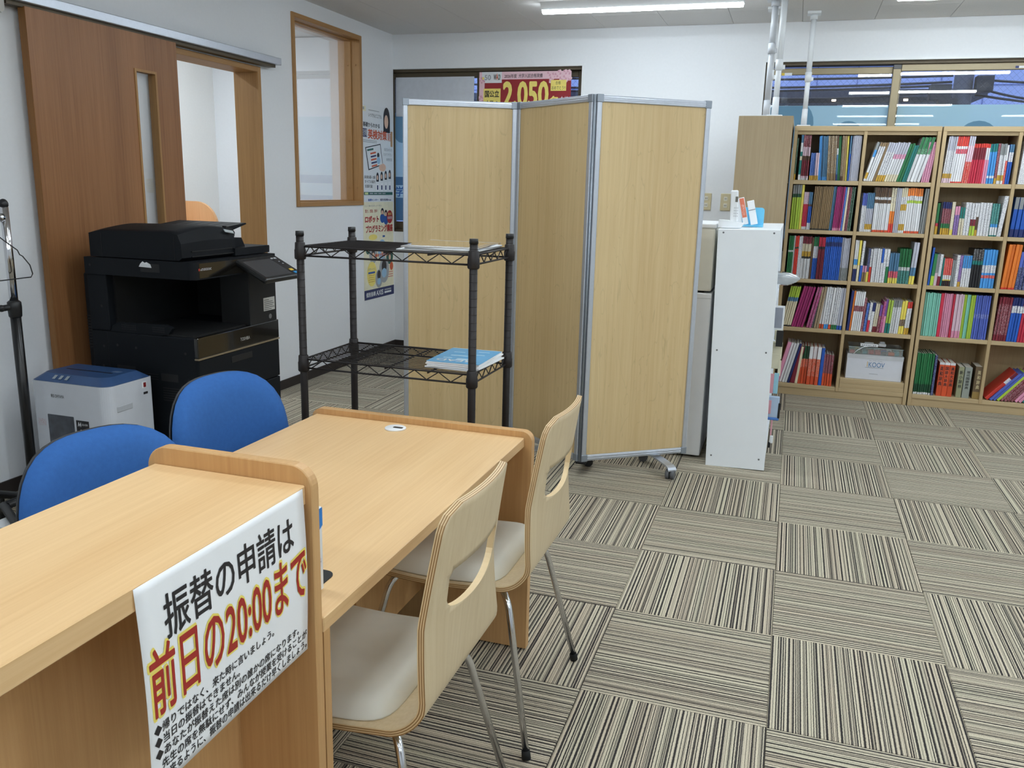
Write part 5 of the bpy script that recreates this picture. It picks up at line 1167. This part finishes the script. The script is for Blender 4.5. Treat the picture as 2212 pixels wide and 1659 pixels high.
shelf_run(*c3, RZ[5], HB2, [('gap', 6), (150, 8, .88, 'W6g12T82', 0), (30, 1, .88, 'b100', 0)], W_(5, 'left', 'right'), y=.492) if False else None
x_ = c3[0]+.004
shelf_run(x_, x_+.105, RZ[5], HB2, [(100, 8, .92, 'W5g20G75', 0)], W_(5, 'left', 'right') + ' nearest its side')
shelf_run(x_+.107, x_+.123, RZ[5], HB2, [(100, 1, .90, 'b*100', 0)], 'beside the green books, bottom shelf of right bookcase')
def named_book(x, w, h, key, title, tcol, label, yb=.495, band=None):
    segs = [(1, key, cmat(key))] if not band else band
    me = book_mesh(w, h, .17, segs, 1); o = bpy.data.objects.new('dictionary', me); COL.objects.link(o); o.location = (x, yb, RZ[5]+.0003); WM[o.name] = Matrix.Translation(o.location)
    tag(o, label, 'book', 'dictionaries on the bottom shelf')
    n = len(title); cw = min(w*.66, .02)
    for i, c in enumerate(title):
        s = Sheet(o, (x+w/2-cw/2, yb-.0014, RZ[5]+h*.88-i*(h*.60/n)), (cw, 0, 0), (0, 0, -h*.60/n*.84), .0005); s.text(c, 0, 0, 1, 1, tcol, 1, .02)
M_wht = M_white
x = x_+.140
for k, tt in enumerate(('英和辞典', '国語大辞典', '漢和大辞典')):
    named_book(x, .030, .225, 'Q', tt, M_ink, ('orange-red dictionary first of the three on the bottom shelf', 'orange-red dictionary in the middle of the three on the bottom shelf', 'orange-red dictionary rightmost of the three on the bottom shelf')[k], band=[(.93, 'Q', cmat('Q')), (.07, 'W', cmat('W'))]); x += .032
M_khaki = plain('khaki_cover', (150, 152, 120), rough=.5); M_greyb = plain('grey_case', (150, 156, 148), rough=.5); M_brnb = plain('brown_case', (104, 86, 64), rough=.4)
named_book(x+.022, .031, .205, 'Z', '新小辞林', M_ink, 'khaki dictionary standing apart on the bottom shelf', band=[(1, 'Z', M_khaki)])
named_book(x+.058, .042, .205, 'Z', '現代国語辞典', M_ink, 'grey dictionary beside the khaki one on the bottom shelf', band=[(1, 'Z', M_greyb)])
named_book(x+.118, .048, .215, 'n', '英和辞典', plain('gold_print', (205, 190, 150)), 'thick brown boxed dictionary with gold base band', band=[(.22, 'D', plain('dull_gold', (150, 124, 70))), (.78, 'n', M_brnb)])
shelf_run(*c4, RZ[1], HH, [('gap', 4), (60, 2, .9, 'W*70A30', 2), (40, 2, .9, 'W*60B40', 2), (50, 3, .88, 'S*100', 0), ('gap', 40)], W_(1, 'right', 'right'))
shelf_run(*c4, RZ[2], HH, [('gap', 6), (80, 4, .84, 'b20B50Z*30', 2), (40, 2, .82, 'K*100', 2), (30, 1, .86, 'W*100', 2), (30, 1, .8, 'n100', 2), ('gap', 40)], W_(2, 'right', 'right'))
shelf_run(*c4, RZ[3], HH, [('gap', 4), (75, 4, .97, 'R4O96', 3), (60, 3, .82, 'b*60U40', 3), (60, 2, .96, 'A*100', 4), (40, 2, .95, 'Z100', 0), ('gap', 30)], W_(3, 'right', 'right'))
shelf_run(*c4, RZ[4], HH, [('gap', 6), (80, 5, .97, 'M14M*70M16', 2), (66, 4, .97, 'B66W*16b18', 2), (66, 4, .97, 'r66W*16R18', 2), (40, 2, .96, 'K*100', 1), (24, 1, .9, 'Y100', 0), ('gap', 20)], W_(4, 'right', 'right'))
shelf_run(*c4, RZ[5], HB2, [('gap', 2), (42, 1, .80, 'R60W*18M22', 40), (56, 2, .80, 'U100', 39), (30, 1, .80, 'E100', 38), (110, 4, .80, 'M*100', 37), (60, 2, .80, 'P100', 36), (60, 2, .78, 'T100', 35), (20, 1, .7, 'K100', 34)], W_(5, 'right', 'right'))
place_books()
# kit box with tray of parts
kb = thing('kit_box', 'white KOOV robot kit box with tray of parts on the bottom shelf', 'box', (.55, .60, .1465))
bm = BM(); rbox(bm, .372, .722, .50, .70, .1465, .318, r=.003); obj('carton', bm, plain('white_carton', (214, 216, 224), rough=.5, var=.02), kb)
bm = BM(); box(bm, .371, .723, .4985, .501, .288, .318); obj('lid_edge', bm, plain('grey_lid_edge', (196, 198, 202)), kb)
s = Sheet(kb, (.495, .4996, .268), (.115, 0, 0), (0, 0, -.033), .0006); s.text('KOOV', .14, 0, 1, 1, plain('koov_blue', (44, 110, 160)), 1, .0); s.rect(.05, -.1, .085, 1.0, plain('koov_gold', (210, 180, 110)), 1)
s = Sheet(kb, (.512, .4996, .282), (.08, 0, 0), (0, 0, -.007), .0006); s.text('Play . Code . Create', 0, 0, 1, 1, plain('grey_small_print', (140, 144, 150)), 1)
s = Sheet(kb, (.49, .4996, .232), (.115, 0, 0), (0, 0, -.004), .0006); s.rect(0, 0, 1, .6, plain('grey_small_print', (140, 144, 150)), 1)
s = Sheet(kb, (.52, .4996, .19), (.055, 0, 0), (0, 0, -.003), .0006); s.rect(0, 0, 1, .8, plain('grey_small_print', (140, 144, 150)), 1)
tr_ = thing('parts_tray', 'clear plastic tray of coloured robot parts on the kit box', 'tray', (.55, .60, .3195))
bm = BM(); x0, x1, y0, y1, z0, z1 = .375, .712, .495, .70, .3195, .366
for b in ((x0, x1, y0, y1, z0, z0+.002), (x0, x0+.002, y0, y1, z0+.002, z1), (x1-.002, x1, y0, y1, z0+.002, z1), (x0+.002, x1-.002, y0, y0+.002, z0+.002, z1), (x0+.002, x1-.002, y1-.002, y1, z0+.002, z1)): box(bm, *b)
obj('tray', bm, glass('tray_plastic', haze=.22, haze_col=(220, 228, 230)), tr_)
bm = BM(); box(bm, x0-.003, x1+.003, y0-.003, y0, z1-.002, z1+.002); obj('tray_rim', bm, glass('tray_rim', haze=.7, haze_col=(200, 220, 220)), tr_)
kc = ((30, 110, 70), (200, 90, 40), (70, 90, 160), (190, 170, 80), (230, 230, 230), (60, 140, 150), (40, 40, 44), (180, 60, 50))
for k in range(24):
    x, y = .384+.040*(k % 8), .503+.052*(k//8); s_ = random.uniform(.018, .027); z = .3216; c = random.choice(kc)
    bm = BM(); rbox(bm, x, x+s_*1.4, y, y+s_, z, z+min(s_, .02), r=.002, seg=1)
    cyl(bm, (x+s_*.7, y+s_/2, z+min(s_, .02)), (x+s_*.7, y+s_/2, z+min(s_, .02)+.003), .004, n=8)
    tag(onemesh('robot_block', bm, plain('block_%d' % kc.index(c), c, rough=.4), (x, y, z)), 'small coloured robot building block lying in the clear tray', 'block', 'robot blocks in the tray')
kp = thing('white_controller', 'long white robot controller strip lying across the parts tray', 'controller', (.50, .52, .372))
bm = BM(); rbox(bm, .445, .555, .495, .525, .3725, .390, r=.003); obj('strip', bm, M_white, kp)
bm = BM()
for k in range(8): box(bm, .455+.0115*k, .462+.0115*k, .4945, .4955, .379, .384)
obj('sockets', bm, M_ink, kp)
bm = BM(); tube(bm, [(.52, .49, .38), (.47, .488, .372), (.43, .488, .345), (.405, .488, .315)], .0025, n=6); tag(onemesh('white_lead', bm, M_white, (.46, .488, .315)), 'short white lead hanging over the parts tray', 'lead')
oddity('sensor_block', [('base', (0, .05, 0, .03, 0, .02)), ('dome', (.008, .042, .006, .026, .02, .034))], [M_white, plain('pale_grey_block', (196, 200, 206))], 'pale grey sensor block on top of the parts tray', 'sensor block', (.56, .55, .368))
oddity('white_module', [('base', (0, .06, 0, .03, 0, .022))], [M_white], 'flat white robot module behind the long controller strip', 'module', (.475, .56, .368))

# ================================================================ posters
M_post = plain('poster_paper', (226, 230, 234), rough=.3, var=.01); M_skin = plain('poster_skin_tone', (226, 188, 164)); M_hair = plain('poster_hair', (38, 34, 38)); M_or = plain('poster_orange', (205, 90, 50)); M_gr = plain('poster_green', (40, 92, 82)); M_nv = plain('poster_navy', (34, 44, 96)); M_gy = plain('poster_grey', (160, 164, 170)); M_crm = plain('poster_cream', (232, 228, 200)); M_ylw = plain('poster_yellow', (240, 222, 120)); M_rd = plain('poster_red', (170, 50, 50)); M_lb = plain('poster_light_blue', (150, 190, 220)); M_bl = plain('poster_blue', (50, 90, 160))
def sheet_thing(name, label, tl, right, down, mat):
    c = Vector(tl)+Vector(right)/2+Vector(down); t = thing(name, label, 'poster', c)
    n = Vector(right).cross(Vector(down)).normalized(); bm = BM()
    a = [Vector(tl), Vector(tl)+Vector(right), Vector(tl)+Vector(right)+Vector(down), Vector(tl)+Vector(down)]
    vs = [bm.verts.new(p) for p in a] + [bm.verts.new(p+n*.0005) for p in a]
    for f in ((0, 1, 2, 3), (7, 6, 5, 4), (0, 4, 5, 1), (1, 5, 6, 2), (2, 6, 7, 3), (3, 7, 4, 0)): bm.faces.new([vs[i] for i in f])
    bmesh.ops.recalc_face_normals(bm, faces=bm.faces); obj('paper', bm, mat, t); return t, Sheet(t, tl, right, down, .0003)
t, s = sheet_thing('wall_poster', 'white wall poster with a tablet photo and orange course title', (XL+.0012, .385, 1.935), (0, .512, 0), (0, 0, -.69), M_post)
s.rect(.01, .02, .12, .075, M_crm); s.rect(.02, .03, .065, .06, M_gy, 2); s.text('いつでもどこでも', .2, .085, .62, .125, M_ink); s.rect(.2, .05, .55, .058, M_gy)
def figure(u, v, sc, body):
    s.disc(u, v+.085*sc, .115*sc, .10*sc, body, 1); s.rect(u-.115*sc, v+.085*sc, u+.115*sc, v+.22*sc, body, 1)
    s.disc(u, v, .075*sc, .085*sc, M_hair, 2); s.rect(u-.075*sc, v, u+.075*sc, v+.10*sc, M_hair, 2); s.disc(u-.01*sc, v+.02*sc, .045*sc, .05*sc, M_skin, 3)
figure(.80, .12, 1.5, M_post); s.rect(.93, .25, 1.0, .42, plain('poster_tan', (190, 150, 110)))
s.text('基礎からわかる', .02, .185, .56, .235, M_ink, 2, .02); s.rect(.0, .255, .14, .345, M_nv); s.text('完全準備', .01, .26, .13, .335, M_post, 3); s.text('英検対策', .17, .255, .80, .36, M_or, 5, .03); s.text('講座', .82, .27, .93, .36, M_or, 5); s.rect(.02, .375, .46, .382, M_gy); s.rect(.02, .392, .46, .399, M_gy)
s.poly([(.08, .455), (.58, .40), (.66, .63), (.18, .70)], M_ink, 1); s.poly([(.105, .463), (.565, .412), (.64, .62), (.20, .685)], M_post, 2); s.poly([(.14, .475), (.34, .455), (.345, .475), (.145, .495)], M_gr, 3)
for k in range(5): s.poly([(.24+.01*k, .51+.034*k), (.42+.01*k, .49+.034*k), (.425+.01*k, .508+.034*k), (.245+.01*k, .528+.034*k)], (M_or, M_nv)[k % 2], 3)
s.disc(.50, .53, .04, .03, M_hair, 3); s.disc(.51, .585, .06, .04, M_lb, 3); s.disc(.64, .66, .12, .045, M_skin, 1); s.text('毎回30分のわかりやすい映像授業'[:6], .70, .44, .98, .475, M_gy); s.text('わかりやすい', .68, .495, .98, .53, M_gy); s.text('映像授業', .78, .55, .98, .585, M_gy)
s.text('英検5級~2級', .04, .755, .40, .79, M_ink); s.text('すべての級を', .05, .805, .40, .84, M_ink); s.text('受講可能', .06, .855, .30, .89, M_ink)
for k in range(4):
    figure(.47+.14*k, .765-.012*k, .55, M_post); s.rect(.42+.14*k, .845-.01*k, .51+.14*k, .925, plain('card_white', (238, 240, 244)), 5); s.rect(.445+.14*k, .86, .485+.14*k, .91, M_nv, 6)
s.rect(.02, .935, .98, .968, M_gr, 7); s.rect(.04, .940, .15, .963, plain('poster_lime', (200, 214, 150)), 8)
for k in range(4): s.rect(.2+.14*k, .945, .31+.14*k, .958, M_gy, 8)
t, s = sheet_thing('wall_banner', 'narrow white banner strip with blue school name between the wall posters', (XL+.0012, .387, 1.244), (0, .520, 0), (0, 0, -.028), M_post)
s.text('能開センター', .15, .2, .48, .85, M_bl, 1, .03); s.text('個別指導Axis', .54, .2, .92, .85, M_nv, 1, .02)
t, s = sheet_thing('wall_poster', 'cream wall poster about robot programming above a navy strip', (XL+.0012, .381, 1.214), (0, .522, 0), (0, 0, -.757), M_crm)
s.text('ソニー発のロボットで学ぶ', .04, .03, .60, .05, M_gy); s.text('驚き、感動、熱中', .06, .075, .45, .11, M_rd, 1, .01); s.text('ロボット', .05, .14, .50, .21, M_rd, 3, .05); s.text('プログラミング講座', .07, .235, .97, .315, M_rd, 3, .04)
for u, v in ((.62, .14), (.74, .16)): s.disc(u, v-.04, .05, .035, M_hair, 2); s.disc(u-.005, v-.03, .03, .022, M_skin, 3); s.disc(u, v+.03, .08, .05, M_bl, 1)
s.disc(.87, .16, .10, .07, M_rd, 4); s.text('無料', .81, .115, .93, .145, M_ylw, 5); s.text('体験授業', .79, .155, .95, .185, M_post, 5)
s.disc(.3, .36, .14, .03, M_ylw, 1); s.rect(.62, .35, .70, .37, M_bl)
for u, v, ru, c in ((.30, .54, .13, M_gy), (.60, .50, .15, M_lb), (.86, .58, .12, M_gr), (.13, .48, .07, M_gr)): s.disc(u, v, ru, ru*.72, c, 1); s.disc(u, v-.02, ru*.4, ru*.32, M_hair, 2); s.disc(u, v+.01, ru*.3, ru*.24, M_skin, 3)
s.text('夢中で学ぼう!', .36, .535, .80, .575, M_or, 5, .03); s.disc(.25, .74, .16, .13, M_ylw, 1); s.text('ロボットと', .13, .675, .36, .70, M_bl, 2); s.rect(.13, .715, .35, .735, M_bl, 2)
for k in range(4): s.rect(.14, .75+.022*k, .34, .756+.022*k, plain('poster_ochre', (190, 150, 60)), 2)
for u, v, ru in ((.66, .72, .17), (.48, .80, .12)): s.disc(u, v, ru, ru*.8, M_gy, 2); s.disc(u, v-.04, ru*.5, ru*.4, M_hair, 3); s.disc(u, v+.03, ru*.5, ru*.3, M_lb, 3)
s.disc(.92, .69, .06, .045, M_or, 1)
for k in range(3): s.rect(.74, .745+.025*k, .97, .755+.025*k, plain('poster_rose', (210, 140, 130)), 1)
s.rect(0, .90, 1, 1.0, M_nv, 4); s.text('個別指導', .05, .925, .36, .975, M_post, 5, .02); s.text('AXIS', .38, .922, .62, .978, M_post, 5, .02); s.rect(.66, .925, .9, .94, M_gy, 5); s.rect(.66, .95, .9, .97, M_post, 5)
# posters on the first window
yw = YB+.0615
t, s = sheet_thing('window_poster', 'red window poster with big yellow 2,050 and pink blossoms', (-2.478, YB+.03, 2.214), (.735, 0, 0), (0, 0, -.52), plain('poster_crimson', (150, 44, 50), rough=.3))
M_bls = plain('blossom_pink', (232, 196, 206)); M_bls2 = plain('blossom_rose', (214, 160, 178))
s.rect(.0, 0, 1, .108, M_bls); s.rect(0, .108, .06, 1, M_bls); s.rect(.03, .0, .25, .155, M_post, 2)
for k in range(26):
    u, v = (random.uniform(0, .07), random.uniform(.1, .98)) if k % 2 else (random.uniform(.74, .99), random.uniform(.01, .15))
    for j in range(5): s.disc(u+.014*math.cos(j*1.257), v+.02*math.sin(j*1.257), .012, .017, (M_bls, M_bls2)[(k+j) % 2], 3)
s.text('50', .06, .04, .13, .115, M_gy, 3, .02); s.disc(.045, .09, .012, .02, M_ylw, 3); s.text('W', .16, .035, .19, .115, M_ink, 3, .03); s.text('A', .188, .025, .21, .115, M_or, 3, .03); s.text('O!', .21, .035, .235, .115, M_gr, 3, .03)
s.text('2026年度', .28, .035, .415, .09, M_ink, 3); s.text('大学入試合格実績', .435, .03, .695, .09, M_ink, 3)
s.poly([(.05, .235), (.24, .235), (.24, .70), (.05, .70)], M_ylw, 2); s.text('国公立', .065, .26, .225, .36, M_ink, 3, .03); s.text('大学', .075, .40, .165, .51, M_ink, 3, .03); s.poly([(.175, .46), (.2, .41), (.225, .46), (.2, .51)], M_nv, 3)
s.text('2,050', .265, .135, .765, .56, M_ylw, 5, .035); s.text('名', .77, .345, .87, .50, M_ylw, 4, .03); s.text('合格', .885, .35, .98, .46, M_post, 4)
s.rect(.785, .125, .95, .275, M_ylw, 2); s.text('合格', .835, .14, .89, .19, M_ink, 3); s.text('おめでとう!!', .795, .208, .94, .258, M_ink, 3)
t, s = sheet_thing('window_poster', 'plain pale poster filling the left window pane beside the corner', (-3.198, YB+.046, 2.186), (.672, 0, 0), (0, 0, -.30), plain('pale_poster', (206, 212, 222), rough=.4))
t, s = sheet_thing('window_film', 'pale blue frosted film on the lower left window pane', (-3.218, YB+.0605, 1.90), (.70, 0, 0), (0, 0, -.84), M_film)
s.disc(.09, .10, .12, .16, M_filmd, 1); s.rect(0, .58, 1, .66, plain('film_blue_band', (84, 130, 178)), 1); s.rect(0, .78, 1, 1.0, plain('film_blue_band', (84, 130, 178)), 1); s.text('学', .0, .67, .12, .77, plain('film_blue_text', (70, 120, 190)), 2, .02)
# study carrel in the side room
cr = thing('study_carrel', 'beech study carrel with rounded divider seen through the doorway', 'carrel', (-4.65, .2, 0))
M_car = wood('carrel_beech', (222, 176, 130), (200, 150, 104), 'Z', rough=.45)
for y in (-.62, .29):
    bm = BM(); prism(bm, round_rect(-4.88, 0, -4.46, 1.18, (0, 0, .20, 0), 10), y, y+.025, 'XZ'); obj('divider', bm, M_car, cr)
bm = BM(); box(bm, -4.898, -4.875, -.62, .315, 0, 1.20); obj('back_board', bm, M_car, cr)
bm = BM(); box(bm, -4.875, -4.42, -.595, .29, .69, .715); obj('desk_top', bm, M_car, cr)
print('BOOKS', NB[0])
